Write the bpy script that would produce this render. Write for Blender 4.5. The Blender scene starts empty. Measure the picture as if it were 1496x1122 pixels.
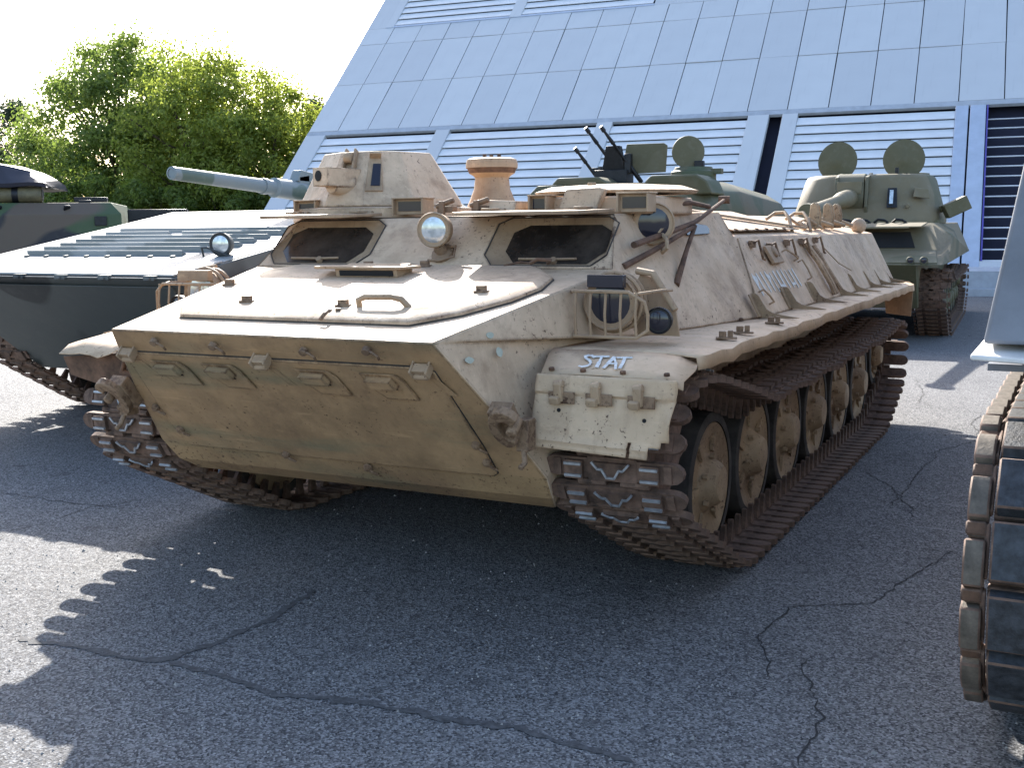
import bpy, bmesh, math, random
from mathutils import Vector, Matrix
R = math.radians
random.seed(7)
S = bpy.context.scene
COL = S.collection

# ---------------------------------------------------------------- camera
CAM = (2.853, -3.405, 1.567); YAW, PIT, ROL = R(27.256), R(-7.946), R(-0.6); FPX = 1648.162
fw = Vector((-math.sin(YAW)*math.cos(PIT), math.cos(YAW)*math.cos(PIT), math.sin(PIT)))
rt0 = Vector((math.cos(YAW), math.sin(YAW), 0)); up0 = rt0.cross(fw)
rt = rt0*math.cos(ROL) + up0*math.sin(ROL); up = -rt0*math.sin(ROL) + up0*math.cos(ROL)
cd = bpy.data.cameras.new('camera'); cam = bpy.data.objects.new('camera', cd); COL.objects.link(cam)
mw = Matrix((rt, up, -fw)).transposed().to_4x4(); mw.translation = CAM
cam.matrix_world = mw
cd.sensor_width = 36; cd.lens = FPX/1496*36; cd.clip_end = 3000; cd.clip_start = 0.05
S.camera = cam
def px_ground(u, v, z=0.0):
    d = fw + rt*((u-748)/FPX) - up*((v-561)/FPX)
    t = (z-CAM[2])/d.z
    return Vector(CAM) + d*t

# ---------------------------------------------------------------- world, sun, exposure
SUNV = Vector((-1.07, 1.36, 1.0)).normalized()          # towards the sun
EL = math.asin(SUNV.z); AZ = math.atan2(SUNV.x, SUNV.y)
w = bpy.data.worlds.new('World'); S.world = w; w.use_nodes = True
nt = w.node_tree; nt.nodes.clear()
sky = nt.nodes.new('ShaderNodeTexSky'); sky.sky_type = 'NISHITA'; sky.sun_disc = False
sky.sun_elevation = EL; sky.sun_rotation = AZ; sky.air_density = 1.0; sky.dust_density = 1.6; sky.ozone_density = 1.0
bg = nt.nodes.new('ShaderNodeBackground'); bg.inputs['Strength'].default_value = 0.122
wo = nt.nodes.new('ShaderNodeOutputWorld')
nt.links.new(sky.outputs[0], bg.inputs[0]); nt.links.new(bg.outputs[0], wo.inputs[0])
sd = bpy.data.lights.new('sun', 'SUN'); sd.energy = 3.8; sd.angle = R(0.5); sd.color = (1.0, 0.95, 0.87)
so = bpy.data.objects.new('sun', sd); COL.objects.link(so)
so.rotation_euler = SUNV.to_track_quat('Z', 'Y').to_euler()
S.view_settings.view_transform = 'Standard'; S.view_settings.look = 'None'
S.view_settings.exposure = 1.92; S.view_settings.gamma = 1.0
S.render.engine = 'CYCLES'

# ---------------------------------------------------------------- helpers
class MB:
    def __init__(s): s.v = []; s.f = []; s.m = []
    def add(s, vs, fs, mi=0):
        o = len(s.v); s.v += [tuple(v) for v in vs]
        s.f += [tuple(i+o for i in f) for f in fs]; s.m += [mi]*len(fs); return s
    def box(s, c, d, rot=(0, 0, 0), mi=0):
        m = Matrix.Rotation(rot[2], 3, 'Z') @ Matrix.Rotation(rot[1], 3, 'Y') @ Matrix.Rotation(rot[0], 3, 'X')
        vs = []
        for z in (-.5, .5):
            for x, y in ((-.5, -.5), (.5, -.5), (.5, .5), (-.5, .5)):
                vs.append(m @ Vector((x*d[0], y*d[1], z*d[2])) + Vector(c))
        return s.add(vs, [(3, 2, 1, 0), (4, 5, 6, 7), (0, 1, 5, 4), (1, 2, 6, 5), (2, 3, 7, 6), (3, 0, 4, 7)], mi)
    def prism(s, poly, d, mi=0):
        n = len(poly); P = [Vector(p) for p in poly]; d = Vector(d)
        vs = P + [p+d for p in P]
        fs = [tuple(range(n))[::-1], tuple(range(n, 2*n))]
        for i in range(n):
            j = (i+1) % n; fs.append((i, j, n+j, n+i))
        return s.add(vs, fs, mi)
    def loft(s, rings, mi=0, caps=True):
        n = len(rings[0]); vs = []
        for r in rings: vs += r
        fs = []
        for k in range(len(rings)-1):
            for i in range(n):
                j = (i+1) % n
                fs.append((k*n+i, k*n+j, (k+1)*n+j, (k+1)*n+i))
        if caps:
            fs.append(tuple(range(n))[::-1]); fs.append(tuple((len(rings)-1)*n+i for i in range(n)))
        return s.add(vs, fs, mi)
    def tube(s, pts, r, n=8, mi=0, closed=False):
        P = [Vector(p) for p in pts]; rs = r if isinstance(r, (list, tuple)) else [r]*len(P)
        rings = []; prev = None
        for i, p in enumerate(P):
            if closed: t = P[(i+1) % len(P)] - P[i-1]
            else: t = P[min(i+1, len(P)-1)] - P[max(i-1, 0)]
            t.normalize()
            if prev is None:
                a = Vector((0, 0, 1)) if abs(t.z) < .9 else Vector((1, 0, 0)); x = t.cross(a).normalized()
            else:
                x = (prev - t*prev.dot(t)).normalized()
            prev = x; y = t.cross(x)
            rings.append([p + (x*math.cos(2*math.pi*k/n) + y*math.sin(2*math.pi*k/n))*rs[i] for k in range(n)])
        if closed: rings.append(rings[0]); return s.loft(rings, mi, False)
        return s.loft(rings, mi)
    def lathe(s, prof, c, axis, n=24, mi=0, caps=True):
        ax = Vector(axis).normalized(); a = Vector((0, 0, 1)) if abs(ax.z) < .9 else Vector((1, 0, 0))
        x = ax.cross(a).normalized(); y = ax.cross(x); c = Vector(c)
        rings = [[c + ax*h + (x*math.cos(2*math.pi*k/n) + y*math.sin(2*math.pi*k/n))*max(r, 1e-4) for k in range(n)] for h, r in prof]
        if isinstance(mi, (list, tuple)):
            for i in range(len(rings)-1): s.loft(rings[i:i+2], mi[i], False)
            return s
        return s.loft(rings, mi, caps)
    def mesh(s, name, mats, smooth=38, weld=True):
        me = bpy.data.meshes.new(name); me.from_pydata(s.v, [], s.f)
        for m in (mats if isinstance(mats, (list, tuple)) else [mats]): me.materials.append(m)
        me.polygons.foreach_set('material_index', s.m)
        bm = bmesh.new(); bm.from_mesh(me)
        if weld: bmesh.ops.remove_doubles(bm, verts=bm.verts, dist=1e-5)
        bmesh.ops.recalc_face_normals(bm, faces=bm.faces)
        bm.to_mesh(me); bm.free()
        if smooth:
            me.polygons.foreach_set('use_smooth', [True]*len(me.polygons)); me.set_sharp_from_angle(angle=R(smooth))
        me.update(); return me
    def build(s, name, mats, parent=None, bevel=0, seg=2, smooth=38):
        o = bpy.data.objects.new(name, s.mesh(name, mats, smooth)); COL.objects.link(o)
        if parent: o.parent = parent
        if bevel:
            b = o.modifiers.new('bevel', 'BEVEL'); b.width = bevel; b.segments = seg; b.limit_method = 'ANGLE'; b.angle_limit = R(32)
        return o
def put(name, me, parent=None, loc=(0, 0, 0), rot=(0, 0, 0), scale=None):
    o = bpy.data.objects.new(name, me); COL.objects.link(o)
    if parent: o.parent = parent
    o.location = loc; o.rotation_euler = rot
    if scale: o.scale = scale
    return o
def thing(name, label, cat, loc=(0, 0, 0), rz=0, group=None):
    o = bpy.data.objects.new(name, None); COL.objects.link(o); o.empty_display_size = .2
    o.location = loc; o.rotation_euler = (0, 0, rz); o['label'] = label; o['category'] = cat
    if group: o['group'] = group
    return o
def tag(o, label, cat, group=None):
    o['label'] = label; o['category'] = cat
    if group: o['group'] = group
    return o
def mirror(pts): return [(-p[0], p[1], p[2]) for p in pts]
def lerp(a, b, t): return tuple(a[i]+(b[i]-a[i])*t for i in range(3))

# ---------------------------------------------------------------- materials
class NT:
    def __init__(s, name):
        s.m = bpy.data.materials.new(name); s.m.use_nodes = True; s.t = s.m.node_tree; s.t.nodes.clear()
        s.out = s.n('ShaderNodeOutputMaterial'); s.b = s.n('ShaderNodeBsdfPrincipled'); s.l(s.b.outputs[0], s.out.inputs[0])
        s.co = s.n('ShaderNodeTexCoord').outputs['Object']
    def n(s, t, **k):
        x = s.t.nodes.new(t)
        for a, b in k.items(): setattr(x, a, b)
        return x
    def l(s, a, b): s.t.links.new(a, b)
    def mapv(s, scale, rot=(0, 0, 0), loc=(0, 0, 0)):
        m = s.n('ShaderNodeMapping'); m.inputs['Scale'].default_value = scale; m.inputs['Rotation'].default_value = rot
        m.inputs['Location'].default_value = loc; s.l(s.co, m.inputs['Vector']); return m.outputs[0]
    def noise(s, sc, det=4, rough=.55, vec=None, dist=0):
        x = s.n('ShaderNodeTexNoise'); x.inputs['Scale'].default_value = sc; x.inputs['Detail'].default_value = det
        x.inputs['Roughness'].default_value = rough; x.inputs['Distortion'].default_value = dist
        s.l(vec or s.co, x.inputs['Vector']); return x.outputs['Fac']
    def voro(s, sc, feature='F1', out='Distance', vec=None):
        x = s.n('ShaderNodeTexVoronoi', feature=feature); x.inputs['Scale'].default_value = sc
        s.l(vec or s.co, x.inputs['Vector']); return x.outputs[out]
    def ramp(s, f, a, b, c0=0., c1=1.):
        x = s.n('ShaderNodeMapRange'); x.inputs['From Min'].default_value = a; x.inputs['From Max'].default_value = b
        x.inputs['To Min'].default_value = c0; x.inputs['To Max'].default_value = c1; s.l(f, x.inputs['Value']); return x.outputs[0]
    def mul(s, a, b, op='MULTIPLY'):
        x = s.n('ShaderNodeMath', operation=op)
        for i, q in enumerate((a, b)):
            if isinstance(q, (int, float)): x.inputs[i].default_value = q
            else: s.l(q, x.inputs[i])
        return x.outputs[0]
    def mix(s, f, a, b):
        x = s.n('ShaderNodeMix', data_type='RGBA')
        for i, q in ((6, a), (7, b)):
            if isinstance(q, (tuple, list)): x.inputs[i].default_value = (*q[:3], 1)
            else: s.l(q, x.inputs[i])
        if isinstance(f, (int, float)): x.inputs[0].default_value = f
        else: s.l(f, x.inputs[0])
        return x.outputs[2]
    def col(s, c):
        if isinstance(c, (tuple, list)): s.b.inputs['Base Color'].default_value = (*c[:3], 1)
        else: s.l(c, s.b.inputs['Base Color'])
    def set(s, **k):
        for a, b in k.items():
            i = s.b.inputs[a.replace('_', ' ')]
            if isinstance(b, (int, float)): i.default_value = b
            else: s.l(b, i)
    def bump(s, h, st=.3, d=.01):
        x = s.n('ShaderNodeBump'); x.inputs['Strength'].default_value = st; x.inputs['Distance'].default_value = d
        s.l(h, x.inputs['Height']); s.l(x.outputs[0], s.b.inputs['Normal']); return x
    def edge(s, rad=.012):
        bv = s.n('ShaderNodeBevel'); bv.samples = 4; bv.inputs['Radius'].default_value = rad
        g = s.n('ShaderNodeNewGeometry'); d = s.n('ShaderNodeVectorMath', operation='DOT_PRODUCT')
        s.l(bv.outputs[0], d.inputs[0]); s.l(g.outputs['Normal'], d.inputs[1]); return d.outputs['Value']

def paint(name, base, dark, patch=None, rust=.35, chip=.64, rough=.6, edge=True, streak=.35, undercoat=None):
    t = NT(name)
    c = t.mix(t.ramp(t.noise(1.1, 5, .6), .35, .7), base, dark)
    c = t.mix(t.ramp(t.noise(5.5, 6, .65), .45, .75, 0, .5), c, tuple(min(1, x*1.22) for x in base))
    c = t.mix(t.ramp(t.noise(2.6, 9, .72, t.mapv((1, 1, 1), loc=(9, 4, 1))), .46, .70, 0, .48), c, tuple(x*.55 for x in dark))
    c = t.mix(t.mul(t.ramp(t.noise(1.2, 6, .7, t.mapv((3, 40, 14), (.5, .3, .2))), .60, .66), .35), c, tuple(min(1, x*1.3) for x in base))
    if undercoat:      # older green coat showing through in level smears
        c = t.mix(t.ramp(t.noise(1.0, 5, .6, t.mapv((.9, .9, 6.5), loc=(3, 1, 2))), .52, .68, 0, .55), c, undercoat)
    if streak:
        c = t.mix(t.ramp(t.noise(1, 5, .6, t.mapv((26, 26, 1.6))), .55, .8, 0, streak), c, tuple(x*.55 for x in dark))
    if patch:
        c = t.mix(t.ramp(t.noise(2.3, 3, .5), .60, .63, 0, .55), c, patch)
    r1 = t.mul(t.ramp(t.noise(42, 8, .72), chip, chip+.04), t.ramp(t.noise(2.2, 4, .6, t.mapv((1, 1, 1), loc=(5, 5, 5))), .40, .60))
    rustc = t.mix(t.noise(40, 3), (.10, .045, .02), (.045, .028, .02))
    c = t.mix(t.mul(r1, rust), c, rustc)
    c = t.mix(t.ramp(t.noise(3.0, 8, .75), .53, .72, 0, .62*rust), c, (.17, .10, .06))
    c = t.mix(t.mul(t.ramp(t.noise(1, 6, .65, t.mapv((30, 30, 1.1), loc=(2, 2, 2))), .62, .74), t.ramp(t.noise(1.7, 3, .5), .42, .58, 0, .8*rust)), c, (.13, .065, .035))
    if edge:
        e = t.mul(t.ramp(t.edge(.016), .992, .93), t.ramp(t.noise(13, 8, .78), .40, .56, 0, .95))
        c = t.mix(e, c, rustc)
    t.col(c); t.set(Roughness=t.ramp(t.noise(8, 5), .3, .7, rough-.08, min(1, rough+.2)))
    t.b.inputs['Specular IOR Level'].default_value = .35
    t.bump(t.noise(55, 6, .7), .25, .004)
    return t.m
def plain(name, c, rough=.6, metal=0., var=.25, sc=9, bump=.15):
    t = NT(name)
    t.col(t.mix(t.ramp(t.noise(sc, 6, .65), .35, .7), tuple(x*(1-var) for x in c), tuple(min(1, x*(1+var)) for x in c)))
    t.set(Roughness=rough, Metallic=metal)
    if bump: t.bump(t.noise(60, 5, .7), bump, .004)
    return t.m
def camo(name, cols, sc=.8, rough=.7, seed=0, dust=None):
    t = NT(name); c = cols[0]
    for i, k in enumerate(cols[1:]):
        c = t.mix(t.ramp(t.noise(sc, 2, .4, t.mapv((1, 1, 1), loc=(seed+i*7.3, i*3.1, seed*2))), .52, .535), c, k)
    c = t.mix(t.ramp(t.noise(9, 6, .7), .5, .8, 0, .4), c, dust or (.20, .17, .13))
    c = t.mix(t.ramp(t.noise(25, 7, .7), .66, .72, 0, .6), c, (.05, .04, .03))
    t.col(c); t.set(Roughness=rough); t.bump(t.noise(50, 5, .7), .2, .004); return t.m

M = {}
M['tan'] = paint('tan_paint', (.60, .44, .30), (.44, .30, .19), rust=1.15, chip=.59)
M['tan_sheet'] = paint('tan_paint_sheet', (.57, .415, .275), (.42, .285, .175), rust=1.15, chip=.595, edge=False)
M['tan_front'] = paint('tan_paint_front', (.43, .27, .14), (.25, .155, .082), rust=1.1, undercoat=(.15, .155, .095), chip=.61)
M['tan_small'] = paint('tan_paint_fitting', (.42, .295, .185), (.24, .155, .095), rust=.9, chip=.60, edge=False)
M['tan_wheel'] = paint('tan_paint_wheel', (.40, .285, .17), (.20, .13, .08), rust=1.0, chip=.56, edge=False)
M['tan_rusty'] = paint('rust_stained_tan_paint', (.27, .175, .105), (.13, .075, .047), rust=1.0, chip=.50, edge=False)
M['tan_lip'] = paint('rust_bloomed_tan_paint', (.40, .26, .13), (.26, .155, .085), rust=1.0, chip=.57, undercoat=(.12, .13, .08))
M['rust'] = plain('rusty_steel', (.13, .07, .042), .85, .1, .5, 12, .4)
M['track'] = plain('track_steel', (.135, .082, .058), .8, .15, .6, 14, .6)
M['worn'] = plain('worn_bright_steel', (.42, .43, .45), .5, .6, .25, 30, .2)
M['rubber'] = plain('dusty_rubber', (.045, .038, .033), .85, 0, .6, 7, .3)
M['dark'] = plain('dark_interior', (.012, .011, .011), .9, 0, .2, 5, 0)
M['black'] = plain('black_gunmetal', (.018, .018, .021), .45, .5, .3, 20, .1)
M['white_paint'] = plain('white_hand_paint', (.62, .62, .60), .8, 0, .3, 45, .1)
M['grey_paint'] = plain('faded_white_paint', (.58, .58, .55), .8, 0, .18, 60, .1)
M['green_mark'] = plain('faded_green_paint', (.40, .41, .33), .8, 0, .12, 50, .1)
M['glass'] = NT('window_glass').m
t = NT('window_glass'); t.col(t.mix(t.ramp(t.noise(3.5, 6, .7), .4, .7), (.016, .014, .013), (.075, .058, .046))); t.set(Roughness=t.ramp(t.noise(14, 5, .7), .4, .7, .05, .28)); M['glass'] = t.m
t = NT('lamp_lens'); t.col(t.mix(t.ramp(t.noise(30, 3), .4, .6), (.62, .66, .68), (.42, .46, .48))); t.set(Roughness=.12, Metallic=.55); M['lens'] = t.m
t = NT('dark_lens'); t.col((.02, .02, .03)); t.set(Roughness=.1); M['dlens'] = t.m
M['olive'] = camo('olive_paint', [(.095, .083, .04), (.11, .095, .05)], .8, .65, 3, (.17, .155, .11))
M['green'] = camo('green_armour_paint', [(.085, .080, .043), (.062, .074, .036), (.11, .095, .055)], .9, .6, 5, (.13, .14, .10))
M['howitzer'] = camo('howitzer_camo', [(.15, .12, .067), (.095, .088, .044), (.17, .135, .08)], .7, .65, 11, (.22, .20, .15))
M['bmp'] = camo('grey_green_camo', [(.085, .093, .09), (.028, .032, .034), (.08, .09, .088)], .7, .6, 2, (.12, .13, .125))
M['tank_camo'] = camo('woodland_camo', [(.055, .085, .04), (.024, .022, .028), (.11, .08, .06)], .42, .7, 8, (.10, .095, .07))
M['bmp_top'] = camo('sunlit_grey_deck', [(.26, .27, .27), (.17, .185, .185)], .8, .55, 6, (.33, .33, .32))  # paler than the hull: strong sunlight on the deck put into its colour
M['tarp'] = plain('dark_tarpaulin', (.030, .028, .040), .55, 0, .3, 3, .3)
M['tube_paint'] = plain('faded_yellow_tube', (.14, .115, .06), .6, 0, .45, 4, .2)
M['grey_tank'] = plain('blue_grey_paint', (.15, .16, .185), .55, 0, .22, 3, .2)
M['pale_metal'] = plain('pale_grey_paint', (.62, .60, .57), .5, 0, .12, 8, .1)
M['barrel'] = camo('barrel_camo', [(.17, .20, .21), (.075, .11, .09)], 2.2, .5, 4, (.2, .22, .22))
# ---------------------------------------------------------------- ground
t = NT('asphalt')
vor = t.n('ShaderNodeTexVoronoi'); vor.inputs['Scale'].default_value = 135; t.l(t.co, vor.inputs['Vector'])
sep = t.n('ShaderNodeSeparateColor'); t.l(vor.outputs['Color'], sep.inputs[0])
v2 = t.n('ShaderNodeTexVoronoi'); v2.inputs['Scale'].default_value = 75; t.l(t.co, v2.inputs['Vector'])
sep2 = t.n('ShaderNodeSeparateColor'); t.l(v2.outputs['Color'], sep2.inputs[0])
c = t.mix(t.ramp(t.noise(.55, 6, .6), .3, .72), (.085, .085, .088), (.142, .139, .139))
c = t.mix(t.ramp(t.noise(.23, 3, .5, t.mapv((1, 1, 1), loc=(7, 2, 0))), .50, .56, 0, .45), c, (.075, .075, .08))
c = t.mix(t.ramp(sep.outputs[0], .25, 1.0, 0, .8), c, (.31, .31, .315))
c = t.mix(t.ramp(sep.outputs[1], .50, .90, 0, .92), c, (.028, .028, .032))
c = t.mix(t.ramp(sep2.outputs[0], .955, .975, 0, .22), c, (.36, .36, .37))
c = t.mix(t.ramp(t.noise(3.2, 8, .75), .54, .78, 0, .7), c, (.045, .045, .05))
c = t.mix(t.ramp(t.noise(1.6, 5, .6, t.mapv((1, 1, 1), loc=(3.3, 8.1, 0))), .66, .72, 0, .65), c, (.04, .037, .037))
sc1 = t.mul(t.ramp(t.noise(1, 7, .7, t.mapv((1.3, 26, 1), (0, 0, R(12)))), .60, .74), t.ramp(t.noise(.45, 3, .5, t.mapv((1, 1, 1), loc=(1.7, 4.4, 0))), .42, .55, 0, .9))
c = t.mix(sc1, c, (.36, .36, .38))
t.col(c); t.set(Roughness=t.ramp(t.noise(30, 4), .3, .7, .72, .95)); t.b.inputs['Specular IOR Level'].default_value = .3
hh = t.mul(vor.outputs['Distance'], t.noise(210, 3, .6), 'ADD'); t.bump(hh, .55, .007)
M['asphalt'] = t.m
gm = MB(); n = 60
E2 = [-900, -300, -120, -60, -34, -22] + [-16+i*.8 for i in range(41)] + [22, 34, 60, 120, 300, 900]
vs = []; fs = []
for j, y in enumerate(E2):
    for i, x in enumerate(E2):
        near = abs(x) < 17 and abs(y) < 17
        vs.append((x, y+4, 0.012*math.sin(x*1.7+y*.6)*math.cos(y*1.3-x*.4)*0 - 0.0))
k = len(E2)
for j in range(k-1):
    for i in range(k-1): fs.append((j*k+i, j*k+i+1, (j+1)*k+i+1, (j+1)*k+i))
gm.add(vs, fs); ground = gm.build('ground', M['asphalt'], smooth=0); ground['kind'] = 'structure'
M['crack'] = plain('crack_fill', (.022, .022, .024), .95, 0, .4, 30, 0)
M['seal'] = plain('old_crack_seal', (.072, .072, .075), .9, 0, .5, 40, .4)
M['oil'] = plain('oil_stain', (.05, .042, .04), .6, 0, .3, 9, 0)
CR = [[(28, 934), (100, 945), (190, 965), (250, 967), (330, 936), (400, 903), (462, 862)],
      [(250, 967), (330, 990), (400, 1018), (480, 1022), (560, 1035), (640, 1052), (700, 1057), (760, 1066), (812, 1082), (872, 1095), (930, 1112)],
      [(1165, 1120), (1190, 1072), (1203, 1050), (1182, 1010), (1176, 985), (1180, 965)],
      [(1118, 990), (1121, 952), (1108, 928), (1150, 888), (1270, 882), (1290, 868), (1335, 843), (1392, 806)],
      [(1268, 690), (1312, 722), (1336, 757)], [(1240, 790), (1330, 799), (1400, 806)],
      [(1338, 556), (1349, 578), (1345, 588), (1362, 594)], [(1306, 595), (1380, 598), (1452, 606)], [(1430, 640), (1420, 618), (1436, 606)],
      [(0, 583), (60, 576), (118, 566)], [(0, 721), (100, 735), (190, 743)], [(-20, 782), (60, 768), (130, 742), (200, 730)],
      [(1300, 740), (1370, 660), (1440, 640)]]
random.seed(3)
for pl in CR:
    P = [px_ground(u, v) for u, v in pl]; pts = []
    for a, b in zip(P[:-1], P[1:]):
        m = max(2, int((b-a).length/.025))
        for q in range(m): pts.append(a.lerp(b, q/m))
    pts.append(P[-1]); mb = MB(); vs = []; fs = []
    dx = dy = 0
    for q, p in enumerate(pts):
        tn = (pts[min(q+1, len(pts)-1)] - pts[max(q-1, 0)]); tn.normalize(); nn = Vector((-tn.y, tn.x, 0))
        dx = dx*.8 + random.uniform(-.011, .011); wd = random.uniform(.006, .026) if CR.index(pl) < 2 else random.uniform(.0012, .0048)
        if q in (0, len(pts)-1): wd = .001
        vs += [p + nn*(dx-wd) + Vector((0, 0, .003)), p + nn*(dx+wd) + Vector((0, 0, .003))]
        if q: fs.append((2*q-2, 2*q-1, 2*q+1, 2*q))
    mb.add(vs, fs); mb.build('asphalt_crack', M['seal'] if CR.index(pl) < 2 else M['crack'], ground, smooth=0)

# ---------------------------------------------------------------- sloping hangar
t = NT('panel_blue_metal')
pv = t.n('ShaderNodeObjectInfo').outputs['Random']
c = t.mix(pv, (.465, .475, .495), (.52, .53, .545)); c = t.mix(t.ramp(t.noise(1.2, 5, .6), .4, .8, 0, .3), c, (.39, .40, .425)); c = t.mix(t.ramp(t.noise(1, 5, .6, t.mapv((9, .8, .8))), .58, .78, 0, .35), c, (.33, .34, .36))
t.col(c); t.set(Roughness=.55, Metallic=.0); M['panel'] = t.m
M['slat'] = plain('louvre_blue_metal', (.60, .615, .64), .5, 0, .06, 3, 0)
M['frame_blue'] = plain('frame_blue_metal', (.37, .42, .52), .5, 0, .08, 3, 0)
M['void'] = plain('louvre_dark_void', (.012, .013, .03), .9, 0, .2, 2, 0)
M['plinth'] = plain('concrete_plinth', (.36, .38, .42), .8, 0, .12, 4, .2)
M['violet'] = plain('violet_blue_paint', (.06, .05, .28), .6, 0, .2, 3, 0)
HB = Vector((.69, 22.6, 0)); HA = R(4.9); SL = R(43.4)
hang = thing('hangar', 'pale blue panelled hangar with sloping front wall and louvred bays behind the vehicles', 'building', HB, HA)
def FP(s, tt, d=0):    # facade coordinates: along, up the slope, out of the face
    return Vector((s, math.cos(SL)*tt - math.sin(SL)*d, math.sin(SL)*tt + math.cos(SL)*d))
def fbox(mb, s0, s1, t0, t1, d0, d1, mi=0):
    P = [FP(s, q, d) for d in (d0, d1) for s, q in ((s0, t0), (s1, t0), (s1, t1), (s0, t1))]
    return mb.add(P, [(3, 2, 1, 0), (4, 5, 6, 7), (0, 1, 5, 4), (1, 2, 6, 5), (2, 3, 7, 6), (3, 0, 4, 7)], mi)
S0, S1, TT = -19.55, 12.0, 20.0
mb = MB(); back = 34
pr = [FP(S0, .05, -.35), FP(S0, TT, -.35), Vector((S0, back, TT*math.sin(SL))), Vector((S0, back, 0.0)), Vector((S0, .4, 0))]
mb.prism(pr, (S1-S0, 0, 0)); mb.build('wall', M['void'], hang)
mb = MB(); mb.prism([(S0, .1, 0), (S0, .1, .52), (S0, .75, .62), (S0, 1.2, 0)], (S1-S0, 0, 0)); mb.prism([(S0, -.25, 0), (S0, -.25, .16), (S0, .1, .16), (S0, .1, 0)], (S1-S0, 0, 0)); mb.build('plinth', M['plinth'], hang)
# cladding panels, each its own piece
PW = 1.05
rows = [(6.62, 8.95), (8.95, 11.1), (11.1, 12.0)]
pm = {}
for (t0, t1) in rows:
    h = t1-t0-.026; mbb = MB(); fbox(mbb, 0, PW-.024, 0, h, -.06, 0.0); pm[(t0, t1)] = mbb.mesh('cladding_panel', M['panel'], 0)
ncol = int((8-S0)/PW)
for i in range(ncol):
    for (t0, t1) in rows:
        put('cladding_panel', pm[(t0, t1)], hang, FP(S0+i*PW, t0+.013, random.uniform(-.006, .006)), (random.uniform(-.004, .004), random.uniform(-.005, .005), 0))
mb = MB(); fbox(mb, -9.55, 8, 12.0, TT, -.06, .0); fbox(mb, S0, -18.85, 12.0, TT, -.06, 0); fbox(mb, S0, -9.55, 16.2, TT, -.06, 0); fbox(mb, 8, S1, 6.6, TT, -.06, .001)
mb.build('upper_cladding', M['panel'], hang)
mb = MB(); fbox(mb, S0, S1, 6.42, 6.60, -.07, .02); mb.build('eave_strip', M['plinth'], hang)
# mullions
for s0, s1 in [(-19.55, -18.85), (-15.05, -14.6), (-10.05, -9.6), (-5.85, -5.3), (-4.95, -4.55), (-.72, -.42), (-.38, -.02), (4.3, 4.9), (9.2, 9.8)]:
    mb = MB(); fbox(mb, s0, s1, .7, 6.415, -.12, .03); mb.build('mullion', M['frame_blue'] if s0 > -1 else M['panel'], hang, .012)
for s0, s1 in [(-18.85, -18.55), (-14.35, -13.95)]:
    mb = MB(); fbox(mb, s0, s1, 12.0, 16.2, -.12, .02); mb.build('mullion', M['panel'], hang, .012)
mb = MB(); fbox(mb, -18.85, -9.55, 11.99, 12.08, -.1, .015); mb.build('louvre_sill', M['frame_blue'], hang)
def slat_mesh(L, dep, thick):
    mbb = MB(); a = FP(0, 0, -.10); b = FP(0, dep, -.02)
    mbb.add([FP(0, 0, .012), FP(L, 0, .012), FP(L, dep, -.030), FP(0, dep, -.030), FP(0, 0, .012-thick), FP(L, 0, .012-thick), FP(L, dep, -.030-thick), FP(0, dep, -.030-thick)],
            [(0, 1, 2, 3), (7, 6, 5, 4), (0, 4, 5, 1), (2, 6, 7, 3), (0, 3, 7, 4), (1, 5, 6, 2)])
    return mbb.mesh('louvre_slat', M['slat'], 0)
for s0, s1 in [(-18.85, -15.05), (-14.6, -10.05), (-9.6, -5.85), (-4.55, -.72), (4.9, 9.2)]:
    me = slat_mesh(s1-s0-.01, .332, .02); tt = .78
    while tt < 6.2:
        put('louvre_slat', me, hang, FP(s0+.005, tt, 0), (random.uniform(-.006, .006), 0, 0)); tt += .345
for s0, s1 in [(-18.55, -14.35), (-13.95, -9.6)]:
    me = slat_mesh(s1-s0-.01, .33, .02); tt = 12.12
    while tt < 16: put('louvre_slat', me, hang, FP(s0+.005, tt, 0)); tt += .345
me = slat_mesh(4.3, .075, .02); tt = 1.05
while tt < 6.2:
    put('louvre_slat', me, hang, FP(0, tt, -.02)); tt += .345
mb = MB(); fbox(mb, -.02, 4.3, .72, 1.02, -.1, .02); mb.build('door_sill', M['panel'], hang)
mb = MB(); fbox(mb, .0, .035, 1.02, 6.4, -.1, .028); mb.build('door_edge', M['violet'], hang)

# ---------------------------------------------------------------- trees
def leaf_mat(name, a, b, tr):
    t = NT(name); rn = t.n('ShaderNodeNewGeometry').outputs['Random Per Island']
    c = t.mix(rn, a, b); t.col(c); t.set(Roughness=.55)
    tl = t.n('ShaderNodeBsdfTranslucent'); cc = t.mix(rn, tuple(x*tr for x in a), tuple(x*tr for x in b)); t.l(cc, tl.inputs[0])
    mx = t.n('ShaderNodeMixShader'); mx.inputs[0].default_value = .5; t.l(t.b.outputs[0], mx.inputs[1]); t.l(tl.outputs[0], mx.inputs[2]); t.l(mx.outputs[0], t.out.inputs[0])
    return t.m
M['leaf'] = leaf_mat('leaf_green', (.08, .12, .022), (.14, .18, .036), 2.2)
M['leaf_light'] = leaf_mat('leaf_light_green', (.13, .17, .026), (.21, .235, .04), 2.2)
M['leaf_dark'] = leaf_mat('leaf_dark_green', (.03, .05, .028), (.055, .075, .04), 1.4)
M['bark'] = plain('bark', (.09, .065, .045), .9, 0, .4, 8, .5)
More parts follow.
